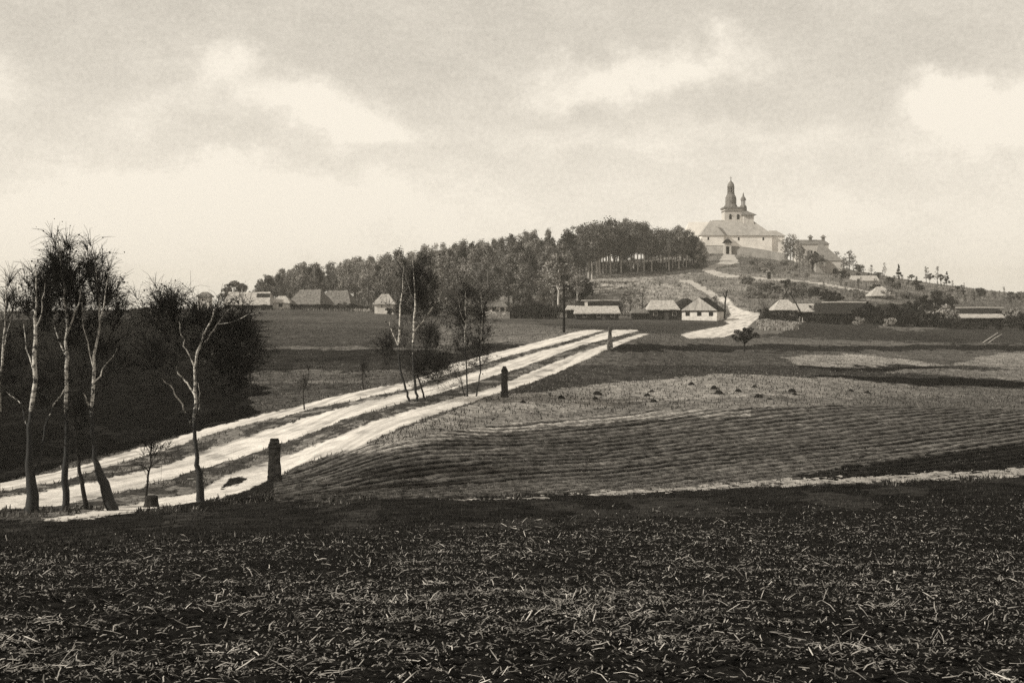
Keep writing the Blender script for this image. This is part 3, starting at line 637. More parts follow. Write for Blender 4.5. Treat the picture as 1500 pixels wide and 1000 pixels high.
for key, kind, lm, tm, nvar in [('forest', 'forest', M_wood, M_trunk, 5), ('forest_pale', 'forest', M_pale, M_trunk, 4), ('forest_dark', 'forest', M_dark, M_trunk, 3), ('pine', 'pine', M_wood, M_ptrunk, 4), ('round', 'round', M_dark, M_dbark, 3),
                          ('round_grey', 'round', M_wood, M_dbark, 3), ('bare', 'bare', M_wood, M_trunk, 4), ('bare_dark', 'bare', M_dark, M_dbark, 3), ('bare_pale', 'bare', M_pale, M_trunk, 3), ('slim', 'slim', M_pale, M_ptrunk, 3), ('spruce', 'spruce', M_dark, M_dbark, 2),
                          ('bush', 'bush', M_dark, M_dbark, 3), ('bush_grey', 'bush', M_wood, M_dbark, 3), ('bush_pale', 'bush', M_bright, M_dbark, 2), ('bush_mid', 'bush', M_pale, M_dbark, 3)]:
    PR[key] = [proto(kind, 100 + 13 * i + hash(len(key) * 7 + i) % 50, lm, tm) for i in range(nvar)]
random.seed(99)
def plant(key, name, cat, label, group, px, Y, top=None, h=None, wide=1.0, sink=0.0, tpart='trunk', fpart='crown'):
    p = gnd(px, Y=Y)
    if h is None: h = (float(gpy(px, Y)) - top) / F * Y
    h = max(h, .4)
    t, f = random.choice(PR[key])
    r = empty(name, (p.x, p.y, p.z - sink), label, cat, group, random.uniform(0, 6.28), (h * wide, h * wide, h))
    part(tpart, t, r); part(fpart, f, r); return r
# the wood on the slope
sil = [(370, 415), (380, 410), (400, 403), (420, 393), (450, 386), (475, 389), (500, 383), (520, 376), (560, 375), (600, 366), (650, 361), (700, 353), (750, 346), (800, 339), (830, 334), (870, 333), (895, 325), (935, 325), (950, 336), (985, 337), (1003, 335), (1025, 350), (1040, 374)]
sx_, sy_ = zip(*sil)
lowb = [(375, 452), (520, 454), (600, 462), (700, 466), (815, 468), (832, 440), (850, 414), (900, 400), (1035, 392)]   # lower edge of the wood as it lies on the slope
lx_, ly_ = zip(*lowb)
spots = []; tries = 0
while len(spots) < 262 and tries < 60000:
    tries += 1
    Y = random.uniform(320, 560); px = random.uniform(378, 1032)
    g = float(gpy(px, Y))
    if g > np.interp(px, lx_, ly_): continue
    if px < 600 and Y < 372: continue
    if Y > 545 and random.random() < .5: continue
    x = (px - 750) / F * Y
    if any((x - a) ** 2 + (Y - b) ** 2 < 5.0 ** 2 for a, b, _ in spots): continue
    spots.append((x, Y, px))
for i in range(34):
    px = 862 + 175 * (i + random.uniform(-.3, .3)) / 34; py = float(np.interp(px, lx_, ly_)) + random.uniform(-5, 1); Y = hit(px, py, 330, 620)
    spots.append(((px - 750) / F * Y, Y, px))
for x, Y, px in spots:
    g = float(gpy(px, Y)); s = float(np.interp(px, sx_, sy_)) + random.choice([-5, -2, 0, 2, 4, 8, 12])
    hmax = (g - s) / F * Y; h = min(random.uniform(13, 19), hmax)
    if Y > 440: h = min(hmax, random.uniform(17, 26)) 
    if px < 560: h = min(hmax, random.uniform(12, 22))
    if h < 4: continue
    if 1012 > px > 860 and g > np.interp(px, lx_, ly_) - 8: key = 'pine'
    else:
        r = random.random(); pp = np.interp(px, [380, 560, 750, 900], [.65, .45, .2, .1])
        key = 'forest_pale' if r < pp else ('forest_dark' if r > .82 + .1 * (px < 600) else 'forest')
    if key == 'pine': lb, gp = 'tall tree with bare stem and bushy top at the upper right rim of the wood', 'bare stemmed trees at the rim of the wood'
    else: lb, gp = 'leafy tree standing in the dense wood that climbs to the church', 'trees of the hillside wood'
    plant(key, 'woodland_tree', 'tree', lb, gp, px, Y, h=h, wide=random.uniform(1.05, 1.6))

# ------------------------------------------------------------------ buildings
M_white = mat('whitewash', .62, .3, 1.2, 5)
M_cwhite = mat('church_whitewash', .80, .2, .3, 6)
M_wwall = mat('grey_limewash', .50, .2, .8, 5)
M_log = mat('dark_log_wall', .022, .5, 1.5, 5, .04, 3, stretch=(.3, .3, 4))
M_glog = mat('grey_log_wall', .10, .4, 1.5, 5, .04, 3, stretch=(.3, .3, 4))
M_thl = mat('pale_thatch', .38, .45, 1.1, 7, .08, 2, stretch=(2, 2, .6))
M_thg = mat('grey_thatch', .15, .6, 1.1, 7, .08, 2, stretch=(2, 2, .6))
M_thd = mat('dark_thatch', .03, .5, 1.1, 7, .08, 2, stretch=(2, 2, .6))
M_glass = mat('dark_window_pane', .012, .2, 2, 2, rough=.25)
M_board = mat('weathered_boards', .07, .4, 2, 4, stretch=(4, 4, .4))
M_slate = mat('church_roof', .33, .25, .35, 6, .05, 1, stretch=(1.5, 1.5, .5))
M_helm = mat('lead_helm', .17, .35, .8, 5)  # lead tone lightened to carry the pale distance haze
M_stone = mat('grey_rubble_stone', .30, .35, .5, 7, .08, 1)
M_post = mat('shade_toned_stone', .040, .7, 4, 7, .03, 8, lo=.35, hi=.65)  # backlit darkness of the posts put into the stone colour
M_postl = mat('pale_mottled_stone', .11, .8, 5, 7, .03, 8, lo=.4, hi=.6)  # paler stone with random blotches
M_iron = mat('old_iron', .05, .3, 4)
M_pole = mat('old_wood_pole', .02, .4, 3, 4, stretch=(1, 1, .3))
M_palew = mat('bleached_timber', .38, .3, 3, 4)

def roof_mesh(a, b, h, rh, hx, th=.18, axis='x', thatch=True, m=None, jag=.06):
    """hipped or gabled roof body; a,b half sizes of the eaves, hx inset of the ridge ends"""
    mb = MB(); n = 10
    if axis == 'y': a, b = b, a
    V = []; 
    def ridge(x): return h + rh - (.05 * rh if thatch else 0) * math.cos(x / max(a, .1) * 1.2)
    xs = [-a + 2 * a * i / n for i in range(n + 1)]
    def rx(x): return x * (a - hx) / a
    rj = random.Random(int(a * 1000 + b * 100))
    e1 = []; e2 = []; r = []; f1 = []; f2 = []
    for x in xs:
        e1.append((x, -b, h - th + rj.uniform(-jag, jag))); e2.append((x, b, h - th + rj.uniform(-jag, jag)))
        f1.append((x, -b + .02, h + .04)); f2.append((x, b - .02, h + .04))
        r.append((rx(x), 0, ridge(x) + rj.uniform(-jag, jag) * .6))
    k = n + 1; V = e1 + f1 + r + f2 + e2; Fc = []
    for i in range(n):
        for q in range(4): Fc.append((q * k + i, q * k + i + 1, (q + 1) * k + i + 1, (q + 1) * k + i))
        Fc.append((i + 1, i, 4 * k + i, 4 * k + i + 1))
    Fc.append((0, k, 2 * k, 3 * k, 4 * k)); Fc.append((n, 4 * k + n, 3 * k + n, 2 * k + n, k + n))
    if axis == 'y': V = [(v[1], -v[0], v[2]) for v in V]
    mb.add(V, Fc); return mb.me('roof', m)
def cottage(name, label, px0, px1, basepy, Y, toppy, eave, depth, wall, roof, hx=.25, axis='x', rz=0, group=None, cat='house', windows=0, door=None, chimney=False, gable=None, over=.45, pane_r=M_glass, wtall=.8, minwall=1.2, roofpatch=None):
    """px0..px1 width at the eaves seen from the road, toppy ridge, eave row, basepy foot"""
    if Y is None: Y = hit((px0 + px1) / 2, basepy, 150, 640)
    s = Y / F; w = (px1 - px0) * s - 2 * over; cx = ((px0 + px1) / 2 - 750) * s
    g = float(min(gz(cx, Y), gz(cx - w / 2, Y), gz(cx + w / 2, Y)))
    zb = -(basepy - HZ) * s; zb = min(zb, float(gz(cx, Y)) + .4)
    H = -(eave - HZ) * s - zb; RH = (eave - toppy) * s
    root = empty(name, (cx, Y + depth / 2, zb), label, cat, group, rz)
    a, b = w / 2, depth / 2
    mb = MB(); mb.box(-a, a, -b, b, -1.5, H); wo_ = part('wall', mb.me('wall', wall), root)
    hxm = hx * (a if axis == 'x' else b)
    rf_ = part('roof', roof_mesh(a + over, b + over, H, RH, hxm, axis=axis, m=roof), root)
    if roofpatch:
        x0, x1, t0, t1, pm = roofpatch; mb = MB(); bb_ = b + over
        V = []
        for t, e in ((t0, .05), (t1, .05)):
            for x in (x0, x1): V.append((x * a, -bb_ * (1 - t) - .07, H + RH * t + .07))
        V += [(v[0], v[1] + .25, v[2] - .1) for v in V]
        mb.add(V, [(0, 1, 3, 2), (4, 6, 7, 5), (0, 4, 5, 1), (2, 3, 7, 6), (0, 2, 6, 4), (1, 5, 7, 3)]); part('thatch_patch', mb.me('thatch_patch', pm), rf_)
    if gable is not None:       # boarded gable facing the road
        mb = MB(); y = -b - over - .05; hw = a + over - .1; mb.add([(-hw, y, H + .05), (hw, y, H + .05), (0, y, H + RH * .97), (-hw, y + .06, H + .05), (hw, y + .06, H + .05), (0, y + .06, H + RH * .97)], [(0, 1, 2), (5, 4, 3), (0, 3, 4, 1), (1, 4, 5, 2), (2, 5, 3, 0)])
        part('gable', mb.me('gable', gable), root)
    hw = min(wtall, H * .45)
    for i in range(windows):
        x = -a + (i + .5) * 2 * a / windows + (.25 if door is not None else 0)
        if door is not None and abs(x - door * a) < .9: continue
        fr = MB(); z0 = H * .45; ww = .42
        fr.box(x - ww - .1, x + ww + .1, -b - .05, -b + .02, z0 - .1, z0 + hw + .1)
        wn = part('window', fr.me('window', M_palew if wall in (M_log,) else M_board), root)
        gl = MB(); gl.box(x - ww, x + ww, -b - .08, -b - .045, z0, z0 + hw); part('pane', gl.me('pane', pane_r), wn)
    if door is not None:
        d = MB(); x = door * a; d.box(x - .5, x + .5, -b - .06, -b + .02, 0, min(1.95, H * .85)); dd = part('door', d.me('door', M_board), root)
        k = MB(); k.box(x + .3, x + .4, -b - .1, -b - .055, .9, 1.0); part('handle', k.me('handle', M_iron), dd)
    if chimney is not False:
        c = MB(); x = chimney * a; c.box(x - .35, x + .35, .3, 1.0, H, H + RH + .7); c.box(x - .42, x + .42, .23, 1.07, H + RH + .7, H + RH + .85); part('chimney', c.me('chimney', M_white), rf_)
    return root
# village, from left to right
GH = 'village cottages'
cottage('cottage', 'tiny white hut with small dark cap roof at the far left end of the village', 287, 309, 456, 322, 427, 434, 3.4, M_white, M_thg, hx=.9, door=.1)
cottage('cottage', 'long cottage with broad pale thatched roof patched dark near its right end', 327, 396, 455, 322, 426.5, 446, 7, M_log, M_thl, hx=.12, windows=3, door=-.1, roofpatch=(.38, .98, .55, .82, M_thd))
cottage('cottage', 'small white cottage with pointed pale roof left of the big thatched barn', 397, 425, 454, 326, 433, 443, 5, M_white, M_thl, hx=.75, windows=1)
cottage('barn', 'big dark thatched barn with high hipped roof among the left houses', 424, 478, 454.5, 328, 423, 445, 9, M_log, M_thg, hx=.45, cat='barn', rz=-.25)
cottage('barn', 'second thatched barn with rounded grey roof, behind right of the big barn', 466, 518, 455, 338, 424, 446, 9, M_log, M_thg, hx=.5, cat='barn', rz=-.12)
cottage('cottage', 'small bright white house with grey pyramid roof left of the middle birches', 546, 579, 459.5, 305, 430, 445, 5, M_white, M_slate, hx=.8)
cottage('cottage', 'low white house half hidden behind the slender birches', 704, 744, 459, 322, 441, 449, 5, M_white, M_thg, hx=.4, windows=3)
cottage('barn', 'long low dark barn with pale ridge behind the pale roofed cottage', 843, 914, 463, 322, 440, 449, 7, M_log, M_thd, hx=.1, cat='barn')
cottage('cottage', 'long log cottage with pale thatched roof beside the telegraph pole', 842, 909, 468.5, 296, 447.5, 458.5, 6, M_log, M_thl, hx=.08, windows=3, door=.3, chimney=-.5)
cottage('shed', 'small shed with light gable right beside the telegraph pole', 829, 845, 462, 306, 447, 453, 4, M_log, M_thl, hx=.5, cat='shed')
cottage('cottage', 'dark log house with pale upper roof in the village centre', 949, 996, 469, 300, 439, 453, 7, M_log, M_thl, hx=.35, windows=3, door=.2)
cottage('shed', 'low log shed joining the dark log house on its left', 925, 952, 469, 302, 452, 458, 5, M_log, M_thg, hx=.2, cat='shed')
cottage('barn', 'steep dark thatched barn just left of the white gabled cottage', 986, 1030, 469, 312, 436, 451, 10, M_log, M_thd, hx=.2, axis='y', cat='barn')
cottage('cottage', 'white gabled cottage with dark sloping thatch at the road bend', 1006, 1062, 468, 298, 435, 455, 8, M_white, M_thd, hx=0, axis='y', windows=3, gable=M_thl, over=.3, rz=-.4)
cottage('cottage', 'dark log cottage with bright pointed hip roof right of the road bend', 1133, 1171, 467, 300, 438, 453.5, 6, M_log, M_thl, hx=.82, windows=2)
cottage('shed', 'pale roofed wing with a dark dormer right of the pointed cottage', 1164, 1198, 467, 306, 444, 456, 6, M_log, M_thl, hx=.15, windows=0, cat='shed', roofpatch=(.45, .68, .4, .72, M_thd))
cottage('barn', 'very long black barn with thin light ridge among dark trees', 1198, 1288, 470, 302, 443, 459, 9, M_log, M_thd, hx=.08, cat='barn')
cottage('cottage', 'cottage with pale pyramid roof standing higher on the slope', 1275, 1311, 437, 405, 419, 433, 6, M_glog, M_thl, hx=.85)
cottage('shed', 'long white shed with flat pale roof near the top of the slope', 1249, 1288, 416, 470, 403, 411, 6, M_white, M_thl, hx=.04, cat='shed')
cottage('barn', 'dark open sided long barn with light eaves at the right', 1398, 1472, 468, 318, 451, 461.5, 8, M_log, M_thd, hx=.05, cat='barn')
cottage('shed', 'low shed with narrow bright roof in front of the open sided barn', 1398, 1472, 471, 306, 459.5, 465, 3, M_log, M_thl, hx=.03, cat='shed')
cottage('barn', 'second long dark barn right of the very long one, half in trees', 1290, 1345, 471, 306, 445, 459, 8, M_log, M_thd, hx=.1, cat='barn')
# light laths along two dark ridges
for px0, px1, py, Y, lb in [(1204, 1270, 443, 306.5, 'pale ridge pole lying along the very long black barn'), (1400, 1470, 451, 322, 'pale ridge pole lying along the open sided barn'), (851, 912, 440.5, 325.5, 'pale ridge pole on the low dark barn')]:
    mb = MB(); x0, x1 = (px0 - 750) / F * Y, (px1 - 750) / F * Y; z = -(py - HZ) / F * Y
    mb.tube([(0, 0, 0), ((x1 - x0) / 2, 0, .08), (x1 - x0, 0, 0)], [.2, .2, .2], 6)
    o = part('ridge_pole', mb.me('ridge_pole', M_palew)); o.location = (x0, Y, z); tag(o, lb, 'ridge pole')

# ------------------------------------------------------------------ church
YC = 560.0; S = YC / F
def cxm(px): return (px - 1080) * S
zc = -(369 - HZ) * S
def czm(py): return -(py - HZ) * S - zc
ch = empty('church', ((1080 - 750) * S, YC, zc), 'hilltop church with long grey roof, domed tower and small turret', 'church')
mb = MB(); mb.box(cxm(1050), cxm(1131), 0, 17, -3, czm(345)); part('nave_wall', mb.me('nave_wall', M_cwhite), ch)
def hiproof(x0, x1, y0, y1, z0, z1, hl, hr, name, m, parent, ym=None):
    ym = (y0 + y1) / 2 if ym is None else ym
    V = [(x0, y0, z0), (x1, y0, z0), (x1, y1, z0), (x0, y1, z0), (x0 + hl, ym, z1), (x1 - hr, ym, z1)]
    Fc = [(0, 3, 2, 1), (0, 1, 5, 4), (1, 2, 5), (2, 3, 4, 5), (3, 0, 4)]
    mb = MB(); mb.add(V, Fc); return part(name, mb.me(name, m), parent)
hiproof(cxm(1046), cxm(1134), -.6, 17.6, czm(345), czm(320.5), .5, 8.4, 'roof', M_slate, ch)
mb = MB(); mb.box(cxm(1026), cxm(1060) - .5, -3, 6, -3, czm(345)); part('chapel_wall', mb.me('chapel_wall', M_cwhite), ch)
hiproof(cxm(1024), cxm(1060), -3.5, 8, czm(345.2), czm(322), 5.5, 5.5, 'chapel_roof', M_slate, ch, 2)
mb = MB(); mb.box(cxm(1006), cxm(1028), 4, 16, -4, czm(346)); part('convent_wing', mb.me('convent_wing', M_white), ch)
hiproof(cxm(1004), cxm(1046), 3.5, 17, czm(346.2), czm(323), 3, .5, 'wing_roof', mat('pale_wing_roof', .62, .1, .4), ch)
mb = MB(); mb.box(cxm(1128), cxm(1150), 1, 12, -3, czm(345)); part('sacristy_wall', mb.me('sacristy_wall', M_cwhite), ch)
hiproof(cxm(1126), cxm(1152), .5, 12.5, czm(345.3), czm(336.5), 1.5, 3.2, 'sacristy_roof', M_slate, ch)
# tower
tw0, tw1 = cxm(1066), cxm(1093); ty0 = 8.0; tcx = (tw0 + tw1) / 2; twd = tw1 - tw0; tcy = ty0 + twd / 2
mb = MB(); mb.box(tw0, tw1, ty0, ty0 + twd, 0, czm(303.5)); tow = part('tower', mb.me('tower', M_wwall), ch)
mb = MB(); mb.box(tw0 - .5, tw1 + .5, ty0 - .5, ty0 + twd + .5, czm(303.5), czm(301)); part('cornice', mb.me('cornice', M_helm), tow)
mb = MB(); mb.box(tw0 - .25, tw1 + .25, ty0 - .25, ty0 + twd + .25, czm(307.5), czm(306.5)); part('string_course', mb.me('string_course', M_helm), tow)
for wx in (cxm(1074.5), cxm(1086)):
    mb = MB(); mb.box(wx - .55, wx + .55, ty0 - .06, ty0 + .1, czm(319.5), czm(313)); mb.frustum(wx, ty0 + .02, czm(313), czm(311.5), .55, .1, 8); part('belfry_window', mb.me('belfry_window', M_glass), tow)
hx_ = cxm(1077.5)
def zz(py): return czm(py)
mb = MB(); mb.lathe(hx_, tcy, [(zz(301), 3.3), (zz(298), 2.9), (zz(296), 2.55), (zz(290), 2.6), (zz(286), 2.5), (zz(283), 2.1), (zz(281.5), 1.75), (zz(280), 1.75)], 12); part('helm', mb.me('helm', M_helm, False), tow)
mb = MB()
mb.lathe(hx_, tcy, [(zz(280.2), 1.75), (zz(279), 1.75)], 10)
for i in range(8):
    a = 2 * math.pi * i / 8 + .39; mb.box(hx_ + 1.3 * math.cos(a) - .3, hx_ + 1.3 * math.cos(a) + .3, tcy + 1.3 * math.sin(a) - .3, tcy + 1.3 * math.sin(a) + .3, zz(279), zz(270.5))
mb.lathe(hx_, tcy, [(zz(270.5), 1.7), (zz(269.5), 1.7)], 10)
part('lantern', mb.me('lantern', M_helm), tow)
mb = MB(); mb.lathe(hx_, tcy, [(zz(269.4), 1.6), (zz(266.5), 1.5), (zz(264), 1.1), (zz(262.5), .6), (zz(261), .3), (zz(258), .1)], 10); cp = part('cupola', mb.me('cupola', M_helm), tow)
mb = MB(); mb.box(hx_ - .07, hx_ + .07, tcy - .07, tcy + .07, zz(260), zz(254)); mb.box(hx_ - .6, hx_ + .6, tcy - .06, tcy + .06, zz(257.2), zz(256.6)); part('cross', mb.me('cross', M_iron), cp)
# ridge building and turret right of the tower
mb = MB(); mb.box(cxm(1093), cxm(1108), 6, 13, 3, czm(312)); part('stair_block', mb.me('stair_block', M_wwall), ch)
hiproof(cxm(1090), cxm(1112), 5, 14, czm(313.5), czm(304), .4, 5.6, 'stair_roof', M_helm, ch)
tx = cxm(1094.5); ty = 9.5
mb = MB(); mb.lathe(tx, ty, [(zz(309), 1.7), (zz(300), 1.6), (zz(298), 1.2)], 8); tr = part('turret', mb.me('turret', M_helm), ch)
mb = MB()
for i in range(6):
    a = 2 * math.pi * i / 6 + .5; mb.box(tx + .8 * math.cos(a) - .14, tx + .8 * math.cos(a) + .14, ty + .8 * math.sin(a) - .14, ty + .8 * math.sin(a) + .14, zz(298), zz(291))
mb.lathe(tx, ty, [(zz(291), 1.35), (zz(288), 1.15), (zz(285), .5), (zz(279), .08)], 8); part('turret_lantern', mb.me('turret_lantern', M_helm), tr)
for i, px in enumerate((1036, 1082, 1118)):
    mb = MB(); y = -3 if px < 1055 else 0; mb.box(cxm(px) - .35, cxm(px) + .35, y - .05, y + .1, czm(352), czm(347.5)); part('window', mb.me('window', M_glass), ch)
# enclosure wall and gate
def polywall(name, label, pts, h, th, m, cat='wall'):
    """pts: (px, Y) ground line"""
    W_ = [gnd(a, Y=b) for a, b in pts]; o = W_[0].copy(); mb = MB()
    for i in range(len(W_) - 1):
        a, b = W_[i], W_[i + 1]; n = max(2, int((b - a).length / 3)); d = (b - a).normalized(); s = Vector((-d.y, d.x, 0)) * th / 2
        for k in range(n):
            p = a.lerp(b, k / n); q = a.lerp(b, (k + 1) / n)
            for pp in (p, q): pp.z = float(gz(pp.x, pp.y))
            hh = h
            V = []
            for pt in (p, q):
                for ss in (-1, 1):
                    for z in (-1.2, hh): V.append((pt.x + ss * s.x - o.x, pt.y + ss * s.y - o.y, pt.z + z - o.z))
            mb.add(V, [(0, 4, 5, 1), (2, 3, 7, 6), (1, 5, 7, 3), (0, 1, 3, 2), (4, 6, 7, 5), (0, 2, 6, 4)])
    r = empty(name, o, label, cat); part('wall', mb.me('wall', m), r)
    cb = MB()
    for i in range(len(W_) - 1):
        a, b = W_[i], W_[i + 1]; n = max(2, int((b - a).length / 3)); d = (b - a).normalized(); s = Vector((-d.y, d.x, 0)) * (th / 2 + .12)
        for k in range(n):
            p = a.lerp(b, k / n); q = a.lerp(b, (k + 1) / n); V = []
            for pt in (p, q):
                zt = float(gz(pt.x, pt.y)) + h
                for ss in (-1, 1):
                    for z in (.003, .22): V.append((pt.x + ss * s.x - o.x, pt.y + ss * s.y - o.y, zt + z - o.z))
            cb.add(V, [(0, 4, 5, 1), (2, 3, 7, 6), (1, 5, 7, 3), (0, 1, 3, 2), (4, 6, 7, 5), (0, 2, 6, 4)])
    part('coping', cb.me('coping', M_slate), r); return r
polywall('churchyard_wall', 'grey stone churchyard wall left of the gate', [(1016, 545), (1035, 541), (1060.5, 539)], 3.5, .6, mat('pale_wall_stone', .36, .25, .4))
polywall('churchyard_wall', 'long grey stone churchyard wall right of the gate', [(1070.5, 539), (1100, 536), (1130, 532), (1152, 527)], 3.5, .6, mat('grey_wall_stone', .25, .3, .4))
g0 = gnd(1065.5, Y=538); gs = 538 / F
gt = empty('gatehouse', g0, 'small churchyard gatehouse with dark arch and pointed dark roof', 'gatehouse')
mb = MB(); hw = 5.2 * gs; hh = 16.5 * gs; ow = 2.6 * gs
mb.box(-hw, -ow, -1.2, 1.2, -1, hh); mb.box(ow, hw, -1.2, 1.2, -1, hh); mb.box(-ow, ow, -1.2, 1.2, hh * .68, hh); part('wall', mb.me('wall', M_wwall), gt)
mb = MB(); mb.box(-ow + .01, ow - .01, .5, .7, -.6, hh * .675); part('gate', mb.me('gate', M_log), gt)
hiproof(-hw - .5, hw + .5, -1.9, 1.9, hh + .003, hh + 6 * gs, hw, hw, 'roof', M_log, gt)
mb = MB(); mb.lathe(0, 0, [(hh + 5 * gs, .5), (hh + 7 * gs, .45), (hh + 9 * gs, .08)], 8); part('finial', mb.me('finial', M_helm), gt)
# convent buildings right of the church
def bigbuilding(name, label, px0, px1, Y, basepy, eave, top, depth, wall, roof, hl, hr, wins, cat='building', rz=0):
    s = Y / F; cx = ((px0 + px1) / 2 - 750) * s; zb = -(basepy - HZ) * s; r = empty(name, (cx, Y, zb), label, cat, rz=rz)
    a = (px1 - px0) / 2 * s; H = (basepy - eave) * s; mb = MB(); mb.box(-a, a, 0, depth, -4, H); part('wall', mb.me('wall', wall), r)
    hiproof(-a - .4, a + .4, -.4, depth + .4, H + .003, (basepy - top) * s, hl, hr, 'roof', roof, r)
    for u, v0, v1, ww in wins:
        mb = MB(); mb.box(u * a - ww, u * a + ww, -.05, .05, v0 * H, v1 * H); mb.frustum(u * a, 0, v1 * H - .02, v1 * H + ww * .7, ww, ww * .4, 8) if ww > .8 else None
        part('window' if ww < .8 else 'archway', mb.me('window', M_glass), r)
    return r
b1 = bigbuilding('convent_building', 'long grey convent building with two small chimneys behind the gabled house', 1168, 1214, 546, 385, 357.5, 350.5, 9, M_wwall, M_helm, 1.0, 1.5, [(-.6, .5, .65, .4), (-.1, .5, .65, .4), (.4, .5, .65, .4)])
for cxp in (1190, 1209):
    mb = MB(); u = (cxp - 1191) * 546 / F; zt = (385 - 350.5) * 546 / F; mb.box(u - .6, u + .6, 3.2, 4.4, zt - 1.5, zt + 1.0); mb.frustum(u, 3.8, zt + 1.0, zt + 2.2, 1.5, .1, 6); part('chimney', mb.me('chimney', M_helm), b1)
bigbuilding('gabled_house', 'pale stone house with tall grey roof and dark arched doorway right of the convent', 1197, 1233, 500, 405, 382, 357, 9, mat('pale_plaster', .45, .2, .5), mat('grey_shingle', .19, .25, .6, 6), 1.2, 7.5, [(.45, .0, .42, .95), (-.4, .35, .6, .4)], cat='house', rz=-.18)
# dark gable of its front wing
mb = MB(); s5 = 497 / F; o = empty('wing', (((1202) - 750) * s5, 497, -(383 - HZ) * s5), 'dark triangular lean to gable against the pale stone house', 'lean to')
mb.add([(-2, 0, 0), (2.2, 0, 0), (-2, 0, 4.2), (-2, 3, 0), (2.2, 3, 0), (-2, 3, 4.2)], [(0, 1, 2), (5, 4, 3), (0, 3, 4, 1), (1, 4, 5, 2), (2, 5, 3, 0)]); part('roof', mb.me('roof', M_thd), o)
mb = MB(); mb.box(-1.9, 2.0, .1, 2.9, -6, -.003); part('wall', mb.me('wall', M_stone), o)

# ------------------------------------------------------------------ stone posts, telegraph pole and small things
def stonepost(label, px, basepy, Y, h, w, taper, cap, m):
    p = gnd(px, Y=Y); p.z = float(zreal(np.array([p.x]), np.array([Y]))[0]); r = empty('stone_post', p, label, 'stone post', 'stone wayside posts', random.uniform(-.2, .2))
    def blk(z0, z1, w0, w1, nm, mm, par):
        n = 6; mb = MB(); rr = random.Random(int(z0 * 100 + px)); V = []; Fc = []; k = 4
        ring = [(-1, -1), (0, -1.04), (1, -1), (1.04, 0), (1, 1), (0, 1.04), (-1, 1), (-1.04, 0)]
        for i in range(n + 1):
            t = i / n; ww = (w0 + (w1 - w0) * t) / 2 * (1 + rr.uniform(-.05, .05)); 
            for x, y in ring: V.append((x * ww + rr.uniform(-.02, .02), y * ww * .8 + rr.uniform(-.02, .02), z0 + (z1 - z0) * t))
        for i in range(n):
            for j in range(8): Fc.append((i * 8 + j, i * 8 + (j + 1) % 8, (i + 1) * 8 + (j + 1) % 8, (i + 1) * 8 + j))
        Fc += [tuple(range(8))[::-1], tuple(range(n * 8, n * 8 + 8))]; mb.add(V, Fc); return part(nm, mb.me(nm, mm), par)
    blk(-.3, h * .16, w * 1.18, w * 1.1, 'base', m, r); blk(h * .16 + .003, h * .80, w, w * taper, 'shaft', m, r)
    blk(h * .80 + .003, h * .88, w * taper * 1.14, w * taper * 1.1, 'collar', m, r); blk(h * .88 + .003, h, w * taper, w * taper * cap, 'cap', m, r)
    return r
stonepost('nearest and stoutest dark stone post with stepped cap beside the near road track', 402, 702, 58.5, 2.12, .60, .82, .7, M_post)
stonepost('middle stone post with rounded top beside the near track, right of the slender birches', 739, 578, 88, 2.2, .46, .85, .5, M_post)
stonepost('farthest stone post, thin with pale mottled patches, where the road tops the rise', 893.5, 513, 130, 2.35, .5, .62, .75, M_postl)
# stump
p = gnd(222, Y=49); mb = MB(); mb.lathe(0, 0, [(-.3, .36), (0, .33), (.2, .27), (.42, .26), (.45, .2)], 9); o = part('tree_stump', mb.me('tree_stump', M_dbark)); o.location = p; tag(o, 'low black tree stump beside the bare sapling at the near track', 'tree stump')
# telegraph pole
Yt = hit(826, 487, 120, 300); p = gnd(826, Y=Yt); r = empty('telegraph_pole', p, 'tall dark telegraph pole at the far road edge before the village', 'telegraph pole'); ht = 72 / F * Yt
mb = MB(); mb.tube([(0, 0, -.4), (.02, 0, ht * .5), (-.03, 0, ht)], [.2, .17, .13], 8); part('pole', mb.me('pole', M_pole), r)
for z in (ht - .35, ht - .95):
    mb = MB(); mb.box(-.7, .7, -.18, -.09, z, z + .1); cb_ = part('crossarm', mb.me('crossarm', M_pole), r)
    for x in (-.6, .6):
        mb = MB(); mb.lathe(x, -.135, [(z + .1, .03), (z + .2, .06), (z + .27, .03)], 8); part('insulator', mb.me('insulator', M_white), cb_)
# leaning poles / well sweeps, wayside shrine, posts
def pole(name, label, cat, px0, py0, px1, py1, Y, r0, m, extra=None):
    a = P(px0, py0, Y); b = P(px1, py1, Y); o = empty(name, a, label, cat); d = b - a; mb = MB(); mb.tube([-.15 * d / np.linalg.norm(d), d * .5 + rnd3(.05), d], [r0, r0 * .85, r0 * .5], 6); part('pole', mb.me('pole', m), o)
    if extra is not None:
        for q in extra:
            mb = MB(); q0 = P(q[0], q[1], Y) - a; q1 = P(q[2], q[3], Y) - a; mb.tube([q0, q1], [r0 * .8, r0 * .5], 5); part('arm', mb.me('arm', m), o)
    return o
pole('leaning_tree', 'thin dark leaning trunk at the bend between cottage and road', 'tree trunk', 1061, 466, 1064, 425, 300, .2, M_pole, [(1061.5, 445, 1066, 424), (1063, 438, 1059, 428)])
pole('well_sweep', 'dark well sweep slanting over the pointed cottage roof', 'well sweep', 1172, 456, 1160, 434, 296, .18, M_pole, [(1160, 434, 1156, 428)])
pole('well_sweep', 'dark forked pole leaning right above the garden on the slope', 'well sweep', 1146, 440, 1156, 421, 345, .2, M_pole, [(1152, 428, 1150, 421)])
p = gnd(1126.5, Y=hit(1126.5, 408, 300)); Yk = p.y; r = empty('wayside_shrine', p, 'small dark wayside shrine on the slope below the churchyard wall', 'shrine')
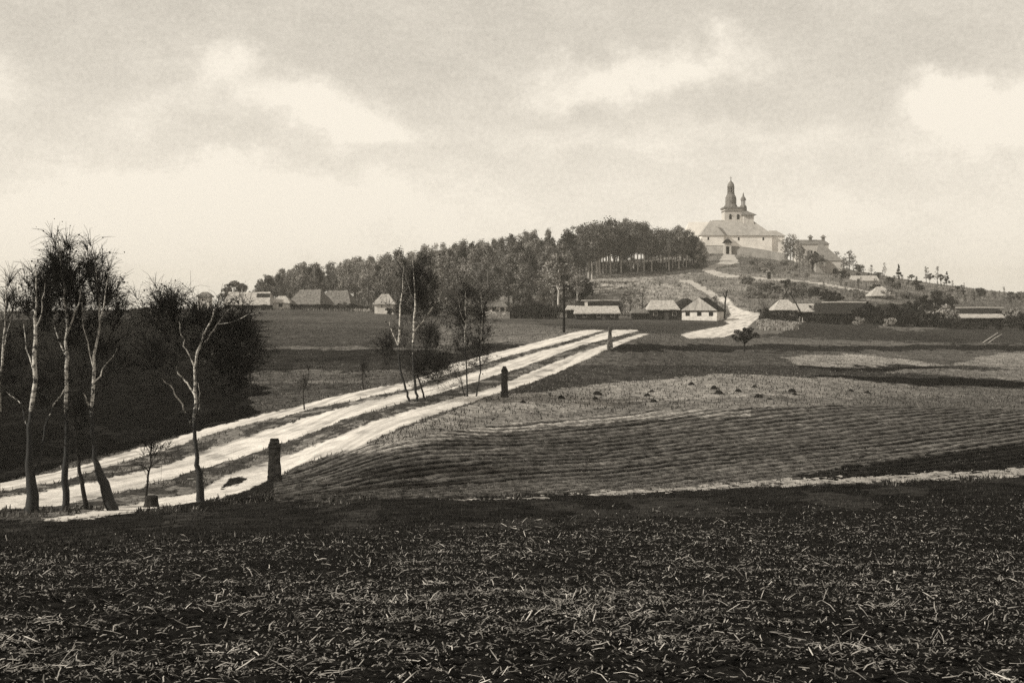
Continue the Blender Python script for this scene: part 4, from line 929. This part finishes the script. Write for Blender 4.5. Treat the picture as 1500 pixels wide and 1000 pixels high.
mb = MB(); mb.box(-.55, .55, -.5, .5, -.5, 2.4); part('pillar', mb.me('pillar', M_log), r); mb = MB(); mb.frustum(0, 0, 2.404, 3.3, 1.0, .15, 4, .785); part('roof', mb.me('roof', M_helm), r)
pole('wooden_post', 'short dark post beside the hill path left of the shrine', 'post', 1092, 417, 1092, 407, hit(1092, 417, 300), .2, M_pole)
pole('gate_post', 'pale gate post before the dark pointed cottage, left of a pair', 'gate post', 1171.5, 471, 1172, 464, 292, .14, M_palew)
pole('gate_post', 'pale gate post before the dark pointed cottage, right of a pair', 'gate post', 1176, 471, 1175.5, 465, 292, .14, M_palew)
Yl = hit(1442, 502, 120, 400)
pole('timber_pole', 'bleached timber pole leaning up the bank at far right, longer of two', 'timber', 1436, 504, 1462, 487, Yl, .10, M_palew)
pole('timber_pole', 'bleached timber pole leaning up the bank at far right, shorter of two', 'timber', 1448, 502, 1468, 489, Yl + 1, .08, M_palew)
# picket fence in front of the low white house
p0 = gnd(713, Y=301); r = empty('picket_fence', p0, 'grey picket fence in front of the low white house', 'fence'); mb = MB()
for i in range(26):
    u = i * (33 / F * 301) / 25; z = float(gz(p0.x + u, 301)) - p0.z; mb.box(u - .05, u + .05, 0, .05, z - .1, z + 1.7 + random.uniform(-.1, .1))
part('pickets', mb.me('pickets', M_palew), r); mb = MB(); zz0 = float(gz(p0.x + 5.5, 301)) - p0.z
mb.box(-.1, 5.6, .06, .12, .5, .6); mb.box(-.1, 5.6, .06, .12, 1.3, 1.4); part('rail', mb.me('rail', M_palew), r)
# low rubble wall among the left houses
p0 = gnd(518, Y=322); r = empty('rubble_wall', p0, 'low rubble wall with pale stones right of the thatched barns', 'wall'); mb = MB()
for i in range(26):
    u = i * .19; s = random.uniform(.15, .3); mb.frustum(u, random.uniform(-.1, .1), -.2, random.uniform(.25, .75), s, s * .6, 6, random.random())
part('stones', mb.me('stones', M_stone), r)
# mole / manure heaps on the stubble ridge
M_heap = mat('dark_manure', .018, .6, 4, 5, .05, 6)
for i, (hx2, hy2, wpx) in enumerate([(875, 578, 14), (872, 584, 9), (955, 574, 9), (948, 580, 10), (958, 589, 11), (1046, 569, 12), (1053, 577, 15), (1081, 574, 11), (1111, 581, 13), (1160, 574, 13), (1164, 578, 9), (1013, 564, 10), (1105, 567, 9), (1246, 573, 9), (1270, 576, 10), (1128, 585, 7), (822, 584, 12), (766, 590, 9)]):
    Yh = hit(hx2, hy2, 70, 130); p = gnd(hx2, Y=Yh); mb = MB(); rr = random.Random(i); n = 11; w = wpx / F * Yh / 2; V = []; Fc = []
    prof = [(1.15, -.15), (1, .05), (.8, .35), (.5, .6), (.2, .72)]
    for rad, z in prof:
        for j in range(n):
            a = 2 * math.pi * j / n; k = rad * w * (1 + rr.uniform(-.16, .16)); V.append((k * math.cos(a), k * .8 * math.sin(a), z * w * (1 + rr.uniform(-.2, .2))))
    for q_ in range(len(prof) - 1):
        for j in range(n): Fc.append((q_ * n + j, q_ * n + (j + 1) % n, (q_ + 1) * n + (j + 1) % n, (q_ + 1) * n + j))
    Fc.append(tuple(range((len(prof) - 1) * n, len(prof) * n))); mb.add(V, Fc)
    o = part('manure_heap', mb.me('manure_heap', M_heap)); o.location = (p.x, p.y, float(zreal(np.array([p.x]), np.array([p.y]))[0])); tag(o, 'small dark manure heap dotted on the pale stubble ridge', 'heap', 'manure heaps on the stubble ridge')

# ------------------------------------------------------------------ single trees and bushes
def T(key, px, top, Y=None, base=None, wide=1.0, label='', group=None, name='tree', cat='tree'):
    if Y is None: Y = hit(px, base, 100, 640)
    return plant(key, name, cat, label, group, px, Y, top=top, wide=wide, fpart='crown')
T('round', 1091, 477, base=515, wide=1.25, label='small round crowned apple tree alone at the near side of the road bend', name='apple_tree')
T('slim', 769, 386, Y=330, label='pale stemmed birch at the foot of the wood behind the dark bushes', name='birch_tree', cat='birch tree', wide=1.2)
T('slim', 818, 376, Y=318, label='pale birch with light crown left of the telegraph pole', name='birch_tree', cat='birch tree', wide=1.8)
T('slim', 845, 385, Y=330, label='pale thin birch just right of the telegraph pole', name='birch_tree', cat='birch tree', wide=1.0)
T('slim', 1020, 344, Y=520, label='pale slender poplar at the right end of the wood', name='poplar_tree', cat='poplar', wide=1.1)
T('bare_pale', 1158, 342, Y=524, label='thin bare grey tree right of the churchyard wall', wide=.9)
T('bare', 1167, 350, Y=520, label='bare tree with dark stem close to the convent building', wide=.8)
T('round', 853, 404, Y=335, label='dark bushy tree just above the cottage beside the telegraph pole', wide=.8)
T('bare_pale', 924, 420, Y=318, label='bare orchard tree between the pale roofed cottages', wide=1.6)
T('bare_pale', 941, 424, Y=322, label='twiggy grey orchard tree behind the low log shed', wide=1.5)
T('bare', 910, 430, Y=318, label='small dark bare tree at the end of the long log cottage', wide=1.2)
T('bare', 1047, 432, Y=318, label='thin bare tree behind the white gabled cottage', wide=1.0)
T('round_grey', 345, 410, Y=338, wide=.9, label='round dark crowned tree behind the long pale thatched roof')
T('round_grey', 357, 414, Y=342, wide=.8, label='smaller round tree right behind the pale thatched roof')
T('round_grey', 330, 420, Y=330, wide=.8, label='bushy tree at the left end of the long pale roof')
T('round_grey', 392, 402, Y=345, wide=.8, label='round tree at the gap between long pale roof and small white cottage')
T('bush', 386, 443, Y=316, wide=.8, name='bush', cat='bush', label='dark bush beside the small white cottage')
T('round', 100, 452, Y=215, wide=1.0, label='low dark tree under the horizon behind the left birches')
for px, top, Y in [(757, 441, 306), (768, 438, 308), (781, 436, 306), (794, 437, 309), (806, 441, 306), (789, 446, 302), (770, 447, 302), (748, 448, 304), (814, 446, 309)]:
    T('bush', px, top, Y=Y, wide=.9, name='bush', cat='bush', label='dark dense bush in the thicket left of the telegraph pole', group='bushes of the dark thicket')
for px, top, Y in [(398, 458, 150), (200, 446, 230), (215, 449, 226), (232, 447, 234)]:
    pass
for px, top, Y in [(196, 448, 240), (206, 446, 246), (222, 444, 250), (240, 447, 244)]:
    T('bush', px, top, Y=Y, wide=1.1, name='bush', cat='bush', label='dark bush on the horizon line left of the tiny hut', group='bushes on the left horizon')
for px, top, Y in [(372, 476, 140), (358, 492, 128), (380, 505, 124), (350, 510, 120), (330, 500, 130), (366, 530, 112), (318, 505, 118), (340, 540, 104)]:
    T('bare_dark', px, top, Y=Y, wide=1.1, label='dark tree in the shadowy clump right behind the many limbed birch', group='dark clump behind the many limbed birch')
# right part of the village: dark hedge row and trees
k = 0
for px, top, Y, key in [(1118, 440, 312, 'bare'), (1126, 446, 306, 'bush'), (1136, 455, 296, 'bush'), (1150, 459, 292, 'bush'), (1163, 460, 293, 'bush'), (1184, 460, 294, 'bush'), (1192, 446, 306, 'bare'), (1200, 458, 294, 'bush'), (1212, 459, 292, 'bush'), (1226, 460, 291, 'bush'),
                        (1240, 457, 293, 'bush'), (1256, 450, 296, 'round'), (1270, 440, 300, 'round'), (1284, 447, 297, 'round'), (1298, 450, 295, 'bush'), (1310, 442, 300, 'round'), (1322, 452, 294, 'bush'), (1334, 438, 304, 'round'),
                        (1346, 452, 296, 'bush'), (1358, 444, 300, 'round'), (1370, 452, 296, 'bush'), (1372, 432, 330, 'round'), (1352, 430, 340, 'round'), (1400, 466, 290, 'bush'), (1420, 468, 290, 'bush'), (1440, 468, 290, 'bush'), (1462, 469, 290, 'bush'),
                        (1482, 458, 300, 'bush'), (1496, 455, 305, 'round'), (1478, 448, 318, 'bush'), (1512, 450, 300, 'round'), (1500, 466, 285, 'bush'), (1385, 462, 292, 'bush'), (1390, 436, 345, 'round'), (1172, 422, 370, 'bare'), (1206, 418, 365, 'bare'), (1212, 422, 356, 'round'), (1222, 424, 350, 'round')]:
    if key == 'bush': T('bush', px, top, Y=Y, wide=1.1, name='bush', cat='bush', label='dark low bush in the hedge before the right half of the village', group='hedge bushes of the right village')
    else: T(key, px, top, Y=Y, wide=1.0, label='dark garden tree among the barns of the right village', group='garden trees of the right village')
for px, top, Y in [(1372, 448, 298), (1382, 441, 300), (1392, 446, 299), (1486, 446, 306), (1304, 462, 290), (1258, 462, 290)]:
    T('bush_pale', px, top, Y=Y, wide=.9, name='blossoming_bush', cat='bush', label='pale blossoming bush standing out of the dark right hedge', group='pale blossoming bushes')
# shrubs and thin trees over the slope
def scatter(n, poly, key, hr, label, group, name='shrub', cat='shrub', wide=1.0, ymin=330):
    c = 0; tr_ = 0
    xs = [p[0] for p in poly]; ys = [p[1] for p in poly]
    while c < n and tr_ < 4000:
        tr_ += 1; px = random.uniform(min(xs), max(xs)); py = random.uniform(min(ys), max(ys))
        if not inpoly(np.array([px]), np.array([py]), poly)[0]: continue
        Y = hit(px, py, ymin, 640); plant(random.choice(key), name, cat, label, group, px, Y, h=random.uniform(*hr), wide=wide * random.uniform(.8, 1.2)); c += 1
scatter(120, [(1230, 402), (1300, 408), (1500, 437), (1500, 452), (1300, 440), (1230, 420)], ['bush_grey', 'bush', 'bare_dark', 'bare_pale', 'bare'], (1.2, 4.2), 'low grey shrub on the slope right of the stone house', 'shrubs on the right slope')
scatter(48, [(1085, 380), (1190, 392), (1230, 408), (1110, 404), (1085, 398)], ['bush_grey', 'bush_mid', 'bare'], (1.0, 2.8), 'grey shrub on the bank below the churchyard wall', 'shrubs below the churchyard wall')
scatter(70, [(1085, 415), (1270, 432), (1260, 442), (1095, 440)], ['bush_grey', 'bush', 'bare', 'bare_pale', 'bush_mid', 'bare_dark'], (1.5, 4.0), 'twiggy shrub on the slope above the pointed cottage', 'shrubs above the right cottages')
scatter(26, [(865, 405), (1035, 400), (1040, 425), (870, 436)], ['bush_grey', 'bush_mid'], (.5, 1.2), 'tiny grey shrub on the open pasture below the wood', 'shrubs on the pasture')
scatter(44, [(860, 393), (1030, 385), (1034, 392), (870, 400)], ['bush', 'bush_grey'], (1.2, 4.0), 'low undergrowth bush at the foot of the tall bare stemmed trees', 'undergrowth at the rim of the wood')
scatter(22, [(560, 455), (740, 460), (740, 466), (560, 462)], ['bush', 'bush_grey'], (2.0, 4.5), 'dark bush along the foot of the wood behind the middle birches', 'bushes along the foot of the wood', ymin=300)
scatter(14, [(430, 452), (540, 453), (540, 456), (430, 455)], ['bush', 'bush_grey'], (1.5, 2.6), 'dark bush behind the left barns', 'bushes behind the left barns', ymin=335)
for px, top, Y, w, key in [(1150, 350, 521, 1.0, 'bare_pale'), (1153, 347, 519, .9, 'bare'), (1162, 344, 519, .8, 'bare_pale'), (1171, 356, 514, 1.1, 'bare_pale'), (1176, 362, 508, 1.2, 'bare'), (1184, 366, 500, 1.2, 'bare_pale'), (1190, 370, 492, 1.3, 'round_grey'), (1236, 378, 492, 1.2, 'bare'), (1241, 384, 488, 1.2, 'bare_pale')]:
    T(key, px, top, Y=Y, wide=w, label='bare grey tree in the row between churchyard wall and gabled stone house', group='bare trees beside the convent')
# ridge-line trees right of the church
for px, top, key, w in [(1244, 366, 'bare', 1.2), (1250, 374, 'bare_pale', 1.2), (1258, 384, 'bush_grey', 1), (1265, 388, 'bare', 1.2), (1276, 388, 'bare_pale', 1.5), (1296, 384, 'bare_pale', .7), (1335, 401, 'round_grey', 1.2), (1343, 405, 'bare_pale', 1), (1357, 390, 'bare', .9), (1362, 399, 'round_grey', 1), (1373, 390, 'bare_pale', .7), (1378, 401, 'round_grey', 1), (1387, 397, 'spruce', 1.2), (1395, 410, 'bare', 1), (1412, 414, 'bare_pale', .8), (1226, 368, 'bare_pale', 1.2), (1236, 376, 'bare', 1.3)]:
    T(key, px, top, Y=min(545, 540), wide=w, label='thin small tree on the skyline that falls away right of the church', group='skyline trees right of the church')
T('spruce', 1316, 386, Y=538, wide=1.3, label='small dark spruce alone on the skyline above the flat roofed shed', name='spruce_tree', cat='spruce')
# vegetable rows before the pointed cottage (uncountable plants)
n = 5200; px = rng.uniform(1112, 1165, n); py = rng.uniform(470.5, 484, n); Yv = np.array([hit(a, b, 180, 310) for a, b in zip(px[:1300], py[:1300])]); px = px[:1300]
xv = (px - 750) / F * Yv; row = np.round((xv + Yv * .25) / 1.6) * 1.6; xv = row - Yv * .25
pv = np.stack([xv, Yv, gz(xv, Yv)], -1); a = rng.normal(0, .16, (1300, 3)); a[:, 2] = 0; c_ = np.stack([0 * xv, 0 * xv, .35 + .3 * rng.random(1300)], -1)
tag(part('vegetable_rows', quads_mesh('vegetable_rows', np.stack([pv - a, pv + a, pv + a + c_, pv - a + c_], 1), M_bright)), 'pale rows of garden plants at the road bend', 'vegetables', kind='stuff')

# ------------------------------------------------------------------ haze
hz = MB(); hz.box(-1900, 1900, -40, 2600, -140, 75)
M_haze = bpy.data.materials.new('haze'); M_haze.use_nodes = True; t = M_haze.node_tree; t.nodes.clear()
pv_ = N(t, 'ShaderNodeVolumePrincipled'); pv_.inputs['Color'].default_value = (1, .95, .85, 1); pv_.inputs['Density'].default_value = .00024; pv_.inputs['Anisotropy'].default_value = .2
mo = N(t, 'ShaderNodeOutputMaterial'); t.links.new(pv_.outputs[0], mo.inputs['Volume'])
tag(part('haze', hz.me('haze', M_haze)), 'thin pale haze over the valley', 'haze', kind='stuff')
